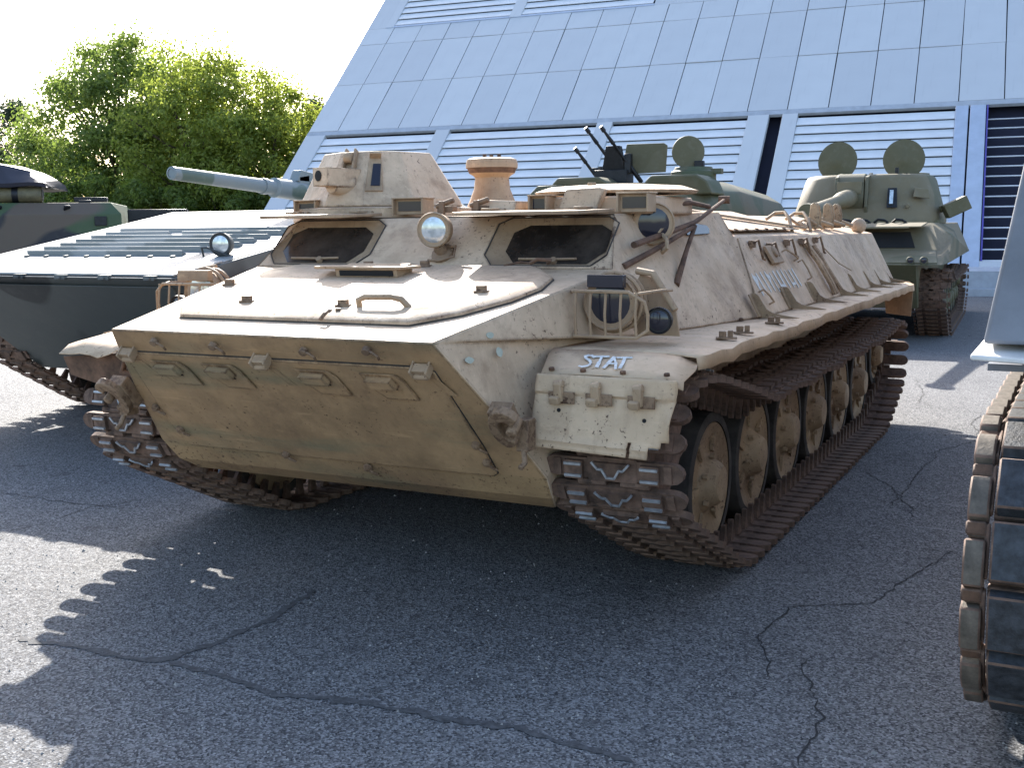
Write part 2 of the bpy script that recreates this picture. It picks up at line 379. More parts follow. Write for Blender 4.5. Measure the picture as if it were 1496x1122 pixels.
def tree(label, x, y, h, rx, ry, seed, mat, nb=60, per=330, leaf=.17, low=.12, cat='tree', trunk=True, name='broadleaf_tree', top=1.0, group=None):
    rd = random.Random(seed); o = thing(name, label, cat, (x, y, 0), 0, group)
    zc = h*(.5+low/2); rz = h*(.5-low/2)
    cl = []
    while len(cl) < nb:
        a = Vector((rd.uniform(-1, 1), rd.uniform(-1, 1), rd.uniform(-1, 1)))
        if not .25 < a.length < 1: continue
        f = 1 - .45*max(0, a.z)**2*top if top else 1
        r = rd.uniform(.5, 1.15)*h*.098
        cl.append((Vector((a.x*rx*f, a.y*ry*f, zc + a.z*rz))*1.0, r))
    vs = []; fs = []
    for c, r in cl:
        for q in range(per):
            d = Vector((rd.gauss(0, 1), rd.gauss(0, 1), rd.gauss(0, .75))); d.normalize()
            p = c + d*r*(rd.random()**.5)*rd.uniform(.8, 1.55)
            if p.z < .1: continue
            nrm = (d + Vector((rd.uniform(-1, 1), rd.uniform(-1, 1), rd.uniform(-.3, 1.2)))).normalized()
            u = nrm.orthogonal().normalized(); u = Matrix.Rotation(rd.uniform(0, 6.28), 3, nrm) @ u; v = nrm.cross(u)
            L = leaf*rd.uniform(.6, 1.25); W = L*.5; k = len(vs)
            vs += [p - u*L*.5, p + v*W*.5 + nrm*.02, p + u*L*.5, p - v*W*.5 + nrm*.02]; fs.append((k, k+1, k+2, k+3))
    me = bpy.data.meshes.new('crown'); me.from_pydata([tuple(v) for v in vs], [], fs); me.materials.append(mat)
    put('crown', me, o)
    mb = MB(); tr = h*.022
    mb.tube([(0, 0, -.05), (.05, .02, h*.2), (-.04, .05, h*.45), (.03, 0, h*.7)], [tr*1.3, tr, tr*.7, tr*.3], 9)
    for c, r in cl[::3]:
        st = Vector((0, .02, h*rd.uniform(.2, .5))); mid = st.lerp(c, .5) + Vector((0, 0, -.15))
        mb.tube([st, mid, c], [tr*.38, tr*.25, tr*.1], 5)
    mb.build('trunk', M['bark'], o)
    return o
tree('tall spreading green tree with dark shaded crown beside the woodland edge', -31.2, 30, 9.1, 4.5, 3.4, 11, M['leaf'], 150, 330, .19, .03)
tree('bright yellow-green sunlit tree standing next to the sloping hangar end', -26.2, 28.5, 8.4, 3.7, 2.8, 12, M['leaf_light'], 140, 340, .17, .02)
tree('young pale green tree leaning towards the hangar corner', -22.4, 28.0, 7.0, 2.5, 2.0, 13, M['leaf_light'], 90, 330, .16, .03)
tree('dark bluish conifer at the far side of the spreading tree', -40.5, 33, 7.6, 3.2, 2.4, 14, M['leaf_dark'], 60, 320, .17, .05, name='conifer_tree')
tree('dark tree top rising far behind the pale green tree', -30.2, 41, 7.6, 1.9, 2.2, 15, M['leaf_dark'], 40, 300, .18, .3)
tree('medium green tree filling the gap behind the camouflaged tank', -37.0, 30.5, 5.6, 3.2, 2.6, 16, M['leaf'], 70, 330, .18, .02)
for i, (x, y, h, rx) in enumerate([(-37, 26, 3.2, 2.6), (-33, 26.5, 3.6, 2.6), (-29.5, 26, 3.9, 2.5), (-26.3, 26, 3.4, 2.3), (-23.3, 26.5, 3.4, 2.0)]):
    tree(['dense dark bush behind the tarpaulin of the covered tank', 'dense dark bush at the foot of the tall spreading tree', 'dense dark bush between the spreading tree and the bright tree', 'dense dark bush at the foot of the bright yellow-green tree', 'dense dark bush at the foot of the young pale tree'][i], x, y, h, rx, 1.5, 30+i, M['leaf'], 42, 300, .17, .0, 'bush', True, 'bush', .5, 'hedge of bushes below the trees')

# loose grit on the paving
rg_ = random.Random(21); mb = MB()
for k in range(1600):
    u = rg_.uniform(-60, 1560); v = rg_.uniform(600, 1120); p = px_ground(u, v); r_ = rg_.uniform(.003, .008)
    if k % 40 == 0: r_ *= 1.7
    a = rg_.uniform(0, 6.28); vs = [p + Vector((math.cos(a+q*2.09)*r_, math.sin(a+q*2.09)*r_, -.001)) for q in range(3)] + [p + Vector((rg_.uniform(-.3, .3)*r_, rg_.uniform(-.3, .3)*r_, r_*.9))]
    mb.add(vs, [(0, 2, 1), (0, 1, 3), (1, 2, 3), (2, 0, 3)])
M['grit'] = plain('grit_stone', (.26, .25, .24), .9, 0, .5, 3, 0)
gr = mb.build('loose_grit', M['grit'], None, smooth=0); gr['kind'] = 'stuff'; gr['label'] = 'loose grit scattered over the paving'; gr['category'] = 'grit'
# ---------------------------------------------------------------- running gear
def hull2d(P):
    P = sorted(set(P)); 
    def half(Q):
        h = []
        for p in Q:
            while len(h) > 1 and (h[-1][0]-h[-2][0])*(p[1]-h[-2][1]) - (h[-1][1]-h[-2][1])*(p[0]-h[-2][0]) <= 0: h.pop()
            h.append(p)
        return h[:-1]
    return half(P) + half(P[::-1])        # counter-clockwise
def track_path(circles, sag=0.0, top_min=None):
    P = []
    for cy, cz, r in circles:
        for k in range(72): P.append((round(cy+r*math.cos(k*R(5)), 5), round(cz+r*math.sin(k*R(5)), 5)))
    H = hull2d(P)[::-1]                    # clockwise: top run goes to the rear
    D = []
    for a, b in zip(H, H[1:]+H[:1]):
        m = max(1, int(math.dist(a, b)/.03))
        for q in range(m): D.append((a[0]+(b[0]-a[0])*q/m, a[1]+(b[1]-a[1])*q/m))
    if sag:
        f, b = circles[0], circles[-1]; y0, y1 = f[0]+.05, b[0]-.05
        zmid = (f[1]+b[1])/2
        N = []
        for y, z in D:
            if z > zmid and y0 < y < y1:
                u = (y-y0)/(y1-y0); base = top_min; k = min(1, min(u/.26, (1-u)/.14)); k = k*k*(3-2*k)
                z = z*(1-k) + (base - .012*math.cos((y-circles[1][0])/(circles[2][0]-circles[1][0])*2*math.pi)*-1)*k
            N.append((y, z))
        D = N
    return D
def lay_track(parent, D, pitch, xc, me, name='track_link', skip=None, jit=.012, alt=None):
    L = [0]
    for a, b in zip(D, D[1:]+D[:1]): L.append(L[-1]+math.dist(a, b))
    n = round(L[-1]/pitch); st = L[-1]/n; Q = []; i = 0
    DD = D+D[:1]
    for k in range(n):
        s = k*st
        while L[i+1] < s: i += 1
        u = (s-L[i])/max(1e-9, L[i+1]-L[i]); Q.append((DD[i][0]+(DD[i+1][0]-DD[i][0])*u, DD[i][1]+(DD[i+1][1]-DD[i][1])*u))
    rd = random.Random(int(xc*100))
    for k in range(n):
        a, b = Q[k], Q[(k+1) % n]; ang = math.atan2(b[1]-a[1], b[0]-a[0]); m = ((a[0]+b[0])/2, (a[1]+b[1])/2)
        if skip and skip(*m): continue
        put(name, alt if alt and (m[1] < .40 or m[0] > 1.2) else me, parent, (xc+rd.uniform(-.002, .002), m[0], m[1]), (ang+rd.uniform(-jit, jit), 0, 0))
    return st
def tongue(w0, w1, ly, n=5):
    return [(w0, -ly), (w1-ly*1.2, -ly)] + [(w1-ly*1.2+ly*1.2*math.cos(a), ly*math.sin(a)) for a in [R(-60+120*i/(n-1)) for i in range(n)]] + [(w1-ly*1.2, ly), (w0, ly)]
def steel_link(p=.118, w=.28, horns=True, name='track_link', worn=True):
    mb = MB(); hp = p*.5; th = .03
    mb.box((0, 0, 0), (.20, p*.80, th))                                  # middle web
    for s in (-1, 1):
        T = [(s*a, b, -th*.5) for a, b in tongue(.085, w, p*.34)]; mb.prism(T, (0, 0, th*.95))
        mb.box((s*.155, -p*.05, th*.5+.006), (.075, p*.62, .022))         # cleat block
        mb.box((s*.225, 0, th*.5+.002), (.03, p*.55, .012))
        if worn:
            for q in (-.2, .2): mb.box((s*.155, q*p-.004, th*.5+.021), (.070, .010, .012), mi=1)
        for q in (-.5, .5): mb.lathe([(-.03, .0155), (.03, .0155)], (s*(.06 if q > 0 else .115), q*p, 0), (1, 0, 0), 8)
        if horns:
            mb.prism([(s*.085-.011, -p*.26, -th*.4), (s*.085-.011, p*.26, -th*.4), (s*.085-.011, p*.10, -.115), (s*.085-.011, -p*.10, -.115)], (.022, 0, 0))
    Z = [(-.075, .034), (-.052, .006), (-.035, .006), (-.016, -.030), (.016, -.030), (.035, .006), (.052, .006), (.075, .034)]
    mb.prism([(a, b*.9, th*.5) for a, b in Z], (0, 0, .018))
    if worn:
        for (a, b), (c, d) in zip(Z[:-1], Z[1:]):
            L = math.hypot(c-a, (d-b)*.9); mb.box(((a+c)/2, (b+d)/2*.9, th*.5+.019), (L+.004, .008, .010), (0, 0, math.atan2((d-b)*.9, c-a)), 1)
    return mb.mesh(name, [M['track'], M['worn']], 30)
def wheel_mesh(r, wd, mat, hub=.10):
    mb = MB()   # axis +x is outboard
    mb.lathe([(-wd, r-.045), (-wd, r), (0, r), (.004, r-.008), (.004, r-.045)], (0, 0, 0), (1, 0, 0), 40, 1, False)
    mb.lathe([(-.01, r-.046), (.0, r-.05), (-.012, r-.075), (-.03, r*.55), (-.022, r*.42), (.0, r*.36), (.004, hub+.015), (.035, hub), (.055, hub*.8), (.06, 0.001)], (0, 0, 0), (1, 0, 0), 40, 0, False)
    mb.lathe([(-wd, r-.05), (-wd+.03, r*.5), (-wd+.01, .001)], (0, 0, 0), (1, 0, 0), 28, 0)
    for k in range(6):
        a = k*R(60)+.3; mb.lathe([(.0, .014), (.022, .013), (.024, .001)], (0, math.cos(a)*(hub+.03), math.sin(a)*(hub+.03)), (1, 0, 0), 6, 0)
        a += .5; mb.prism([(-.024, math.cos(a-.12)*r*.46, math.sin(a-.12)*r*.46), (-.024, math.cos(a+.12)*r*.46, math.sin(a+.12)*r*.46), (-.026, math.cos(a+.05)*r*.72, math.sin(a+.05)*r*.72), (-.026, math.cos(a-.05)*r*.72, math.sin(a-.05)*r*.72)], (.016, 0, 0), 0)
    return mb.mesh('road_wheel', [mat, M['rubber']], 35)
def sprocket_mesh(r, mat):
    mb = MB()
    for dx in (-.09, .06):
        T = []
        for k in range(26):
            a = k*math.pi/13; q = r+.03 if k % 2 else r-.035; T.append((dx, math.cos(a)*q, math.sin(a)*q))
        mb.prism(T, (.03, 0, 0))
    mb.lathe([(-.1, r-.06), (.1, r-.06), (.11, .12), (.14, .10), (.145, .001)], (0, 0, 0), (1, 0, 0), 26)
    return mb.mesh('drive_sprocket', mat, 30)
def running_gear(parent, xc, wheels, spr, idl, path, pitch, link, wmat, rw, woff, skip=None, alt=None):
    wm = wheel_mesh(rw, .12, wmat); sm = sprocket_mesh(spr[2], M['track'])
    for s in (-1, 1):
        for y, z in wheels: put('road_wheel', wm, parent, (s*(xc+woff), y, z), (random.uniform(0, 6), 0, 0) if s > 0 else (random.uniform(0, 6), 0, math.pi))
        put('drive_sprocket', sm, parent, (s*xc, spr[0], spr[1])); 
        put('idler_wheel', wheel_mesh(idl[2], .12, wmat, .08), parent, (s*(xc+woff), idl[0], idl[1]), (0, 0, 0 if s > 0 else math.pi))
        lay_track(parent, path, pitch, s*xc, link, skip=skip, alt=alt)

# ================================================================ the tan carrier (MT type)
car = thing('armoured_carrier', 'worn sand-tan tracked armoured carrier with lifted window shutters and STAT painted on its fender', 'armoured vehicle')
ZF = 1.08
hullv = {}
A = (.986, 1.189, 1.376); B = (.89, 1.45, 1.62); Cc = (1.0, 2.69, 1.638); C2 = (1.10, 2.645, 1.503); D = (1.32, 2.45, ZF); Ee = (1.09, 1.28, ZF)
F = (1.165, 6.55, 1.482); G = (1.38, 6.45, ZF); G0 = (.785, 0, 1.161); Pp = (.905, .235, .880); Qq = (1.0, .477, .592); Ss = (.985, .562, .49)
def side(s):
    m = lambda p: (p[0]*s, p[1], p[2])
    mb = MB()
    def tri(*ps): 
        ps = [m(p) for p in ps]; mb.add(ps, [tuple(range(len(ps)))])
    return m, tri, mb
# front lower bow + glacis base + roof in one mesh
mb = MB()
mx = lambda p: (-p[0], p[1], p[2])
def quad(*ps): mb.add(ps, [tuple(range(len(ps)))])
def quadm(mi, *ps): mb.add(ps, [tuple(range(len(ps)))], mi)
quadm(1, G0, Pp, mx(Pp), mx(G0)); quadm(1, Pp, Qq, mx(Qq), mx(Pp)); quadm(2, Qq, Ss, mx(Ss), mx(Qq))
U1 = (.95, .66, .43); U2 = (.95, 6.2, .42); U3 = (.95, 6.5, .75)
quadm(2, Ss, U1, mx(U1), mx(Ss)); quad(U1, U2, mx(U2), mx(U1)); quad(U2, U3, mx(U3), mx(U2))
quad(G0, A, mx(A), mx(G0))
H1 = (1.0, 1.28, ZF); H2 = (1.0, 6.45, ZF); RG = (.95, 6.5, .9)
for s in (1, -1):
    m = (lambda p: p) if s > 0 else mx
    for f in [(G0, A, Ee), (G0, Ee, H1), (G0, H1, Pp), (Pp, H1, Qq), (Qq, H1, (.98, 1.28, .5)), (Qq, (.98, 1.28, .5), Ss), (Ss, (.98, 1.28, .5), U1), (U1, (.98, 1.28, .5), H1, H2, U3, U2),
              (Ee, D, (1.0, 2.45, ZF), H1), (D, G, H2, (1.0, 2.45, ZF)), (A, B, Cc, C2, D, Ee), (D, C2, F, G)]:
        quad(*[m(p) for p in f])
    K1 = (.55, 2.69, 1.645); K2 = (.55, 6.5, 1.625)
    quad(*[m(p) for p in (Cc, K1, C2)]); quad(*[m(p) for p in (C2, K1, K2, F)]); quad(*[m(p) for p in (F, K2, (.55, 6.5, 1.1), G)]); quad(*[m(p) for p in (G, (.55, 6.5, 1.1), (.55, 6.5, .75), U3, H2)])
quad(B, Cc, (.55, 2.69, 1.645), (-.55, 2.69, 1.645), mx(Cc), mx(B)); quad((.55, 2.69, 1.645), (.55, 6.5, 1.625), (-.55, 6.5, 1.625), (-.55, 2.69, 1.645)); quad((.55, 6.5, 1.625), (.55, 6.5, .75), (-.55, 6.5, .75), (-.55, 6.5, 1.625))
quad(U3, (.55, 6.5, .75), (-.55, 6.5, .75), mx(U3))
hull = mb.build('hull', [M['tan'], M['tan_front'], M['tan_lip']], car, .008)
hull.data.set_sharp_from_angle(angle=R(6))

# windscreen plate with two openings
SY, SZ = (B[1]-A[1]), (B[2]-A[2]); SLn = math.hypot(SY, SZ)
nrm3 = Vector((0, -SZ, SY)).normalized()
def W3(x, s, d=0.0): return Vector((x, A[1]+SY*s/SLn, A[2]+SZ*s/SLn)) + nrm3*d
def hexw(sg, x0, x1, s0, s1, cx=.06, cs=.07):
    P = [(x0+cx, s0), (x1-cx, s0), (x1, s0+cs), (x1, s1-cs*.6), (x1-cx, s1), (x0+cx, s1), (x0, s1-cs*.6), (x0, s0+cs)]
    return [(sg*a, b) for a, b in P]
bm = bmesh.new(); edges = []
def loop(P):
    V = [bm.verts.new(W3(*p, -.045)) for p in P]
    return [bm.edges.new((V[i], V[(i+1) % len(V)])) for i in range(len(V))]
edges += loop([(-.984, .004), (.984, .004), (.891, SLn-.002), (-.891, SLn-.002)])
wins = [hexw(1, .315, .93, .022, .340), hexw(-1, .33, .945, .022, .340)]
for P in wins: edges += loop(P)
bmesh.ops.triangle_fill(bm, use_beauty=True, use_dissolve=False, edges=edges)
bmesh.ops.recalc_face_normals(bm, faces=bm.faces)
r = bmesh.ops.extrude_face_region(bm, geom=bm.faces[:])
for e in r['geom']:
    if isinstance(e, bmesh.types.BMVert): e.co += nrm3*.045
bmesh.ops.recalc_face_normals(bm, faces=bm.faces)
me = bpy.data.meshes.new('windscreen_plate'); bm.to_mesh(me); bm.free(); me.materials.append(M['tan'])
wp = put('windscreen_plate', me, car); b = wp.modifiers.new('bevel', 'BEVEL'); b.width = .008; b.segments = 2; b.angle_limit = R(40)
for sg, P in zip((1, -1), wins):
    mb = MB()
    if sg > 0: gl = hexw(1, .40, .905, .058, .312, .07, .08)
    else: gl = hexw(-1, .40, .905, .058, .312, .07, .08)
    n = len(P); ring0 = [W3(*p, -.003) for p in P]; ring1 = [W3(*p, -.026) for p in gl]
    mb.loft([ring0, [W3(p[0]*.5+q[0]*.5, p[1]*.5+q[1]*.5, -.022) for p, q in zip(P, gl)], ring1], 0, False)
    fr = mb.build('window_frame', M['tan_small'], car)
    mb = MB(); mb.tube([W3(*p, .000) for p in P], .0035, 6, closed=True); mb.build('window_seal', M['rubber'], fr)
    mb = MB(); mb.add([W3(*p, -.024) for p in gl], [tuple(range(n))]); mb.build('window_pane', M['glass'], fr, smooth=0)
    mb = MB(); cx = sum(p[0] for p in gl)/n
    mb.tube([W3(cx-.16, .079, -.014), W3(cx+.02, .074, -.010), W3(cx+.13, .082, -.014)], .006, 6); mb.lathe([(0, .016), (.02, .016), (.021, .001)], W3(cx+.02, .068, -.024), nrm3, 10)
    mb.build('wiper', M['tan_small'], fr)
    # lifted armoured shutter
    mb = MB(); x0, x1 = (.13, .885) if sg > 0 else (-1.02, -.385)
    zt = 1.628
    poly = [(x0, 1.46, zt), (x0+.02, 1.24, zt-.006), (x0+.07, 1.19, zt-.010), (x1-.06, 1.19, zt-.010), (x1-.01, 1.25, zt-.006), (x1, 1.46, zt)]
    mb.prism(poly, (0, 0, .016)); 
    for q in (.18, .82):
        hx = x0+(x1-x0)*q; mb.lathe([(-.05, .018), (.05, .018)], (hx, 1.465, zt+.012), (1, 0, 0), 10); mb.box((hx, 1.42, zt+.022), (.06, .1, .012))
    mb.build('window_shutter', M['tan_small'], car, .003)
# hinge lugs on the roof edge
for hx in (-.02, .175):
    mb = MB(); mb.box((hx, 1.49, 1.655), (.09, .05, .03)); mb.tube([(hx-.05, 1.47, 1.67), (hx, 1.465, 1.685), (hx+.05, 1.47, 1.70)], .014, 7); mb.box((hx-.01, 1.455, 1.66), (.03, .02, .07)); mb.build('hinge_lug', M['tan_rusty'], car, .004)
mb = MB(); mb.prism([(.14, 1.47, 1.628), (.14, 1.50, 1.70), (.36, 1.50, 1.69), (.36, 1.47, 1.628)], (0, .5, .0)); mb.build('roof_step', M['tan'], car, .006)

# trim vane on the bow
n1 = Vector((0, -(1.161-.49), -.562)).normalized()     # outward
def W1(x, z, d=0): return Vector((x, (1.161-z)*.8375, z)) + n1*d
mb = MB(); mb.prism([W1(*p, .0) for p in [(-.80, 1.062), (.70, 1.062), (.735, 1.045), (.785, .72), (.79, .60), (.765, .585), (-.815, .585), (-.84, .62), (-.845, .70)]], n1*.009)
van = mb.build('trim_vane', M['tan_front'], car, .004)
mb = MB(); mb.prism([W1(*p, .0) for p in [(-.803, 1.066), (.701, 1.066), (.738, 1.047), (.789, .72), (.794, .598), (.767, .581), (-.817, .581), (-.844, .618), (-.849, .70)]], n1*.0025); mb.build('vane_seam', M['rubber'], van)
for x in (-.755, -.043, .696):
    mb = MB(); mb.box(W1(x, 1.072, .022), (.062, .022, .036), (R(-40), 0, 0)); mb.lathe([(-.030, .013), (.030, .013)], W1(x, 1.052, .036), (1, 0, 0), 8); mb.box(W1(x+.034, 1.068, .022), (.009, .04, .055), (R(-40), 0, 0)); mb.box(W1(x-.034, 1.068, .022), (.009, .04, .055), (R(-40), 0, 0)); mb.build('latch', M['tan_small'], van, .003)
    mb = MB(); mb.prism([W1(x+.0, 1.03, .008), W1(x+.035, 1.03, .008), W1(x+.09, .955, .008), W1(x+.055, .955, .008)], n1*.003); mb.build('latch_pad', M['tan_front'], van)
for x in (-.567, -.284, .191, .50):
    mb = MB(); mb.prism([W1(x+a, .99+b, .014) for a, b in [(-.10, .045), (.06, .045), (.09, .02), (.115, -.06), (-.03, -.06), (-.075, -.02)]], n1*.006)
    mb.prism([W1(x+a, .99+b, .02) for a, b in [(-.072, .036), (.042, .036), (.056, .002), (-.055, .002)]], n1*.028)
    mb.prism([W1(x+a, .99+b, .0195) for a, b in [(-.036, .004), (.036, .004), (.044, -.016), (-.022, -.016)]], n1*.002, 1)
    mb.build('hand_grip', [M['tan_front'], M['dark']], van, .004)
for x, z in [(-.553, 1.128), (-.246, 1.122), (.199, 1.118), (.497, 1.135)]:
    mb = MB(); mb.lathe([(0, .018), (.02, .016), (.021, .001)], W1(x, z, .012), n1, 10); mb.tube([W1(x, z, .02), W1(x+.03, z, .03), W1(x+.045, z-.012, .03), W1(x+.04, z-.03, .025)], .0055, 6); mb.build('bow_hook', M['tan_rusty'], car)
for x, z in [(-.85, .79), (-.80, .68), (.765, .74), (.775, .66), (-.258, .595), (.158, .57)]:
    mb = MB(); mb.lathe([(0, .02), (.014, .018), (.02, .010), (.021, .001)], W1(x, z, .01), n1, 9); mb.tube([W1(x-.01, z, .015), W1(x+.02, z-.012, .025), W1(x+.034, z-.03, .018)], .006, 6); mb.build('trim_bolt', M['tan_rusty'], van)
# tow hooks at both bow corners
for s in (-1, 1):
    c0 = W1(.985, .878, .045); c0.x *= s; mb = MB(); ex = Vector((s, 0, 0)); ey = n1.cross(Vector((1, 0, 0))); ey = ey if ey.z > 0 else -ey
    AA_ = [R(a) for a in range(35, 291, 15)]; ro = lambda a: .098 if a < R(240) else .098-.03*(a-R(240))/R(50)
    out = [c0 + ex*math.cos(a)*ro(a)*.72 + ey*math.sin(a)*ro(a)*1.08 for a in AA_]; inn = [c0 + ex*math.cos(a)*.040*.8 + ey*math.sin(a)*.052 for a in AA_]
    for k in range(len(AA_)-1): mb.prism([out[k], out[k+1], inn[k+1], inn[k]], n1*.036)
    mb.box(W1(.955*1, .87, .02)*1 if s > 0 else mirror([W1(.955, .87, .02)])[0], (.09, .06, .15), (R(40), 0, 0)); mb.lathe([(-.02, .022), (.055, .022), (.06, .012)], c0 - n1*.01 + ex*.02, n1, 10)
    mb.box((s*1.005, .29, .80), (.05, .07, .12)); mb.tube([(s*1.005, .27, .76), (s*1.02, .25, .70), (s*1.015, .22, .685)], .012, 7)
    mb.build('tow_hook', M['tan_rusty'], car, .004)

# engine hatch on the glacis
SG = (1.376-1.161)/1.189; n2 = Vector((0, -SG, 1)).normalized()
def W2(x, y, d=0): return Vector((x, y, 1.161+SG*y)) + n2*d
ol = [(-.58, .20), (.56, .20), (.70, .36), (.80, .58), (.835, .78), (.80, .97), (.66, 1.14), (-.66, 1.14), (-.80, .97), (-.835, .78), (-.80, .58), (-.72, .36)]
mb = MB(); mb.loft([[W2(x, y, -.002) for x, y in ol], [W2(x, y, .016) for x, y in ol], [W2(x*.955, .67+(y-.67)*.93, .034) for x, y in ol]]); hat = mb.build('engine_hatch', M['tan'], car, .003)
mb = MB(); mb.prism([W2(x*1.005+math.copysign(.002, x), .67+(y-.67)*1.008, .0005) for x, y in ol], n2*.005); mb.build('hatch_gap_line', M['rubber'], hat)  # dark ring drawn for the shaded gap round the hatch edge
mb = MB(); mb.tube([W2(.245, .34, .03), W2(.25, .33, .065), W2(.28, .335, .076), W2(.40, .345, .076), W2(.44, .35, .065), W2(.465, .36, .03)], .013, 8); mb.build('handle', M['tan_small'], hat)
mb = MB(); mb.prism([W2(-.235, .845, .034), W2(.10, .845, .034), W2(.10, .845, .072), W2(-.235, .845, .072)], W2(0, .97, 0)-W2(0, .845, 0)); mb.prism([W2(-.34, .83, .074), W2(.13, .83, .074), W2(.15, .97, .05), W2(-.36, .97, .05)], n2*.012)
mb.box(W2(-.065, .843, .053), (.29, .006, .026), (math.atan(SG), 0, 0), 1); mb.build('air_slot', [M['tan_small'], M['dark']], hat, .003)
for x, y in [(-.355, .37), (.162, .345), (.649, .62), (-.70, .66), (-.20, 1.06), (.10, 1.08)]:
    mb = MB(); mb.box(W2(x, y, .045), (.04, .03, .03), (0, 0, .2)); mb.box(W2(x, y, .035), (.06, .045, .01), (0, 0, .2)); mb.build('hatch_stop', M['tan_rusty'], hat, .003)
mb = MB(); mb.tube([W2(.62, 1.13, .04), W2(.66, 1.12, .06), W2(.71, 1.15, .05), W2(.68, 1.18, .03)], .009, 6); mb.tube([W2(.50, 1.10, .035), W2(.57, 1.13, .045), W2(.62, 1.13, .04)], .005, 5); mb.build('cable_loop', M['rust'], hat)
mb = MB(); mb.tube([W2(.155, .27, .03), W2(.16, .24, .04), W2(.172, .20, .036), W2(.165, .18, .02)], .008, 6); mb.box(W2(.185, .275, .036), (.02, .04, .014), (0, 0, .6)); mb.build('catch', M['tan_rusty'], hat)

# spot lamp between the windows
def lamp(name, c, d, r, body, lensm, depth=.11, parent=car, n=24):
    d = Vector(d).normalized(); mb = MB()
    mb.lathe([(-depth, .001), (-depth, r*.25), (-depth*.8, r*.62), (-depth*.4, r*.92), (0, r), (.012, r*1.03), (.02, r*.97), (.012, r*.9)], c, d, n)
    o = mb.build(name, body, parent)
    mb = MB(); mb.lathe([(.008, r*.905), (.013, r*.7), (.017, r*.35), (.018, .001)], c, d, n); mb.build('lens', lensm, o); return o
sp = lamp('spot_lamp', (.075, 1.205, 1.556), (.18, -1, -.02), .082, M['tan_small'], M['lens'], .13)
mb = MB(); mb.lathe([(0, .06), (.015, .055), (.02, .03), (.06, .024)], W3(.09, .095, .0), nrm3, 14); mb.tube([W3(.085, .10, .05), (.075, 1.235, 1.46), (.07, 1.255, 1.495)], .02, 8); mb.tube([W3(.05, .11, .01), W3(.16, .12, .03), W3(.17, .06, .02), W3(.10, .03, .02), W3(.03, .045, .01)], .006, 6); mb.build('lamp_bracket', M['tan_rusty'], sp)

# machine-gun turret
tc = Vector((-.70, 1.95, 0)); mb = MB()
mb.lathe([(1.60, .50), (1.672, .50), (1.678, .46)], tc, (0, 0, 1), 36); mb.build('turret_ring', M['tan'], car, .004)
ang = [R(a) for a in (-140, -98, -70, -36, 8, 48, 90, 135, 178)]
base = [(tc.x+math.cos(a)*.465, tc.y+math.sin(a)*.465, 1.680) for a in ang]; mid = [(tc.x+math.cos(a)*.45, tc.y+math.sin(a)*.45, 1.72) for a in ang]; top = [(tc.x+math.cos(a)*.305-.02, tc.y+math.sin(a)*.30, 1.972) for a in ang]
mb = MB(); mb.loft([base, mid, top]); tur = mb.build('turret', M['tan'], car, .007); tur.data.set_sharp_from_angle(angle=R(5))
def TP(i, u, v, d=0):
    a, b, c, e = Vector(mid[i]), Vector(mid[i+1]), Vector(top[i]), Vector(top[i+1])
    n_ = (b-a).cross(c-a).normalized(); p = (a*(1-u)+b*u)*(1-v) + (c*(1-u)+e*u)*v; return p + n_*d
mb = MB(); q = TP(1, .30, .34, .05); nn = (TP(1, .45, .48, 1)-TP(1, .45, .48, 0)); nn.x -= .35; nn.z = 0.02; nn.normalize(); sd_ = Vector((0, 0, 1)).cross(nn).normalized()
def gbox(mb, c, x, y, z, mi=0):
    c = Vector(c); P = [c + sd_*a*x/2 + nn*b*y/2 + Vector((0, 0, 1))*e*z/2 for e in (-1, 1) for a, b in ((-1, -1), (1, -1), (1, 1), (-1, 1))]
    mb.add(P, [(3, 2, 1, 0), (4, 5, 6, 7), (0, 1, 5, 4), (1, 2, 6, 5), (2, 3, 7, 6), (3, 0, 4, 7)], mi)
gbox(mb, q, .125, .22, .095); mb.lathe([(.0, .028), (.004, .028), (.005, .02)], q+nn*.109-sd_*.015+Vector((0, 0, .005)), nn, 14, 1)
mb.lathe([(-.05, .07), (.06, .055), (.07, .001)], q-nn*.02+Vector((0, 0, -.03)), nn, 14); mb.build('gun_mantlet', [M['tan'], M['dark']], tur, .006)
mb = MB()
for u0, u1 in ((.26, .34), (.62, .70)): mb.prism([TP(1, u0, .5, .0), TP(1, u1, .5, .0), TP(1, u1, 1.0, .0), TP(1, u0, 1.0, .0)], TP(1, 0, 0, .035)-TP(1, 0, 0, 0))
mb.tube([TP(1, .34, .80, .03), TP(1, .62, .80, .03)], .03, 10); mb.build('mantlet_guide', M['tan_small'], tur, .004)
mb = MB(); mb.prism([TP(2, .02, .14, -.002), TP(2, .40, .14, -.002), TP(2, .44, .84, -.002), TP(2, .10, .84, -.002)], TP(2, 0, 0, .012)-TP(2, 0, 0, 0)); vp = mb.build('vision_block', M['tan_small'], tur, .004)
mb = MB(); mb.prism([TP(2, .14, .24, .011), TP(2, .34, .24, .011), TP(2, .40, .70, .011), TP(2, .20, .70, .011)], TP(2, 0, 0, .004)-TP(2, 0, 0, 0)); mb.build('vision_glass', M['dlens'], vp)
mb = MB(); mb.prism([TP(2, .10, .82, .01), TP(2, .42, .82, .01), TP(2, .42, .87, .01), TP(2, .10, .87, .01)], TP(2, 0, 0, .045)-TP(2, 0, 0, 0)); mb.build('vision_hood', M['tan_small'], tur, .003)
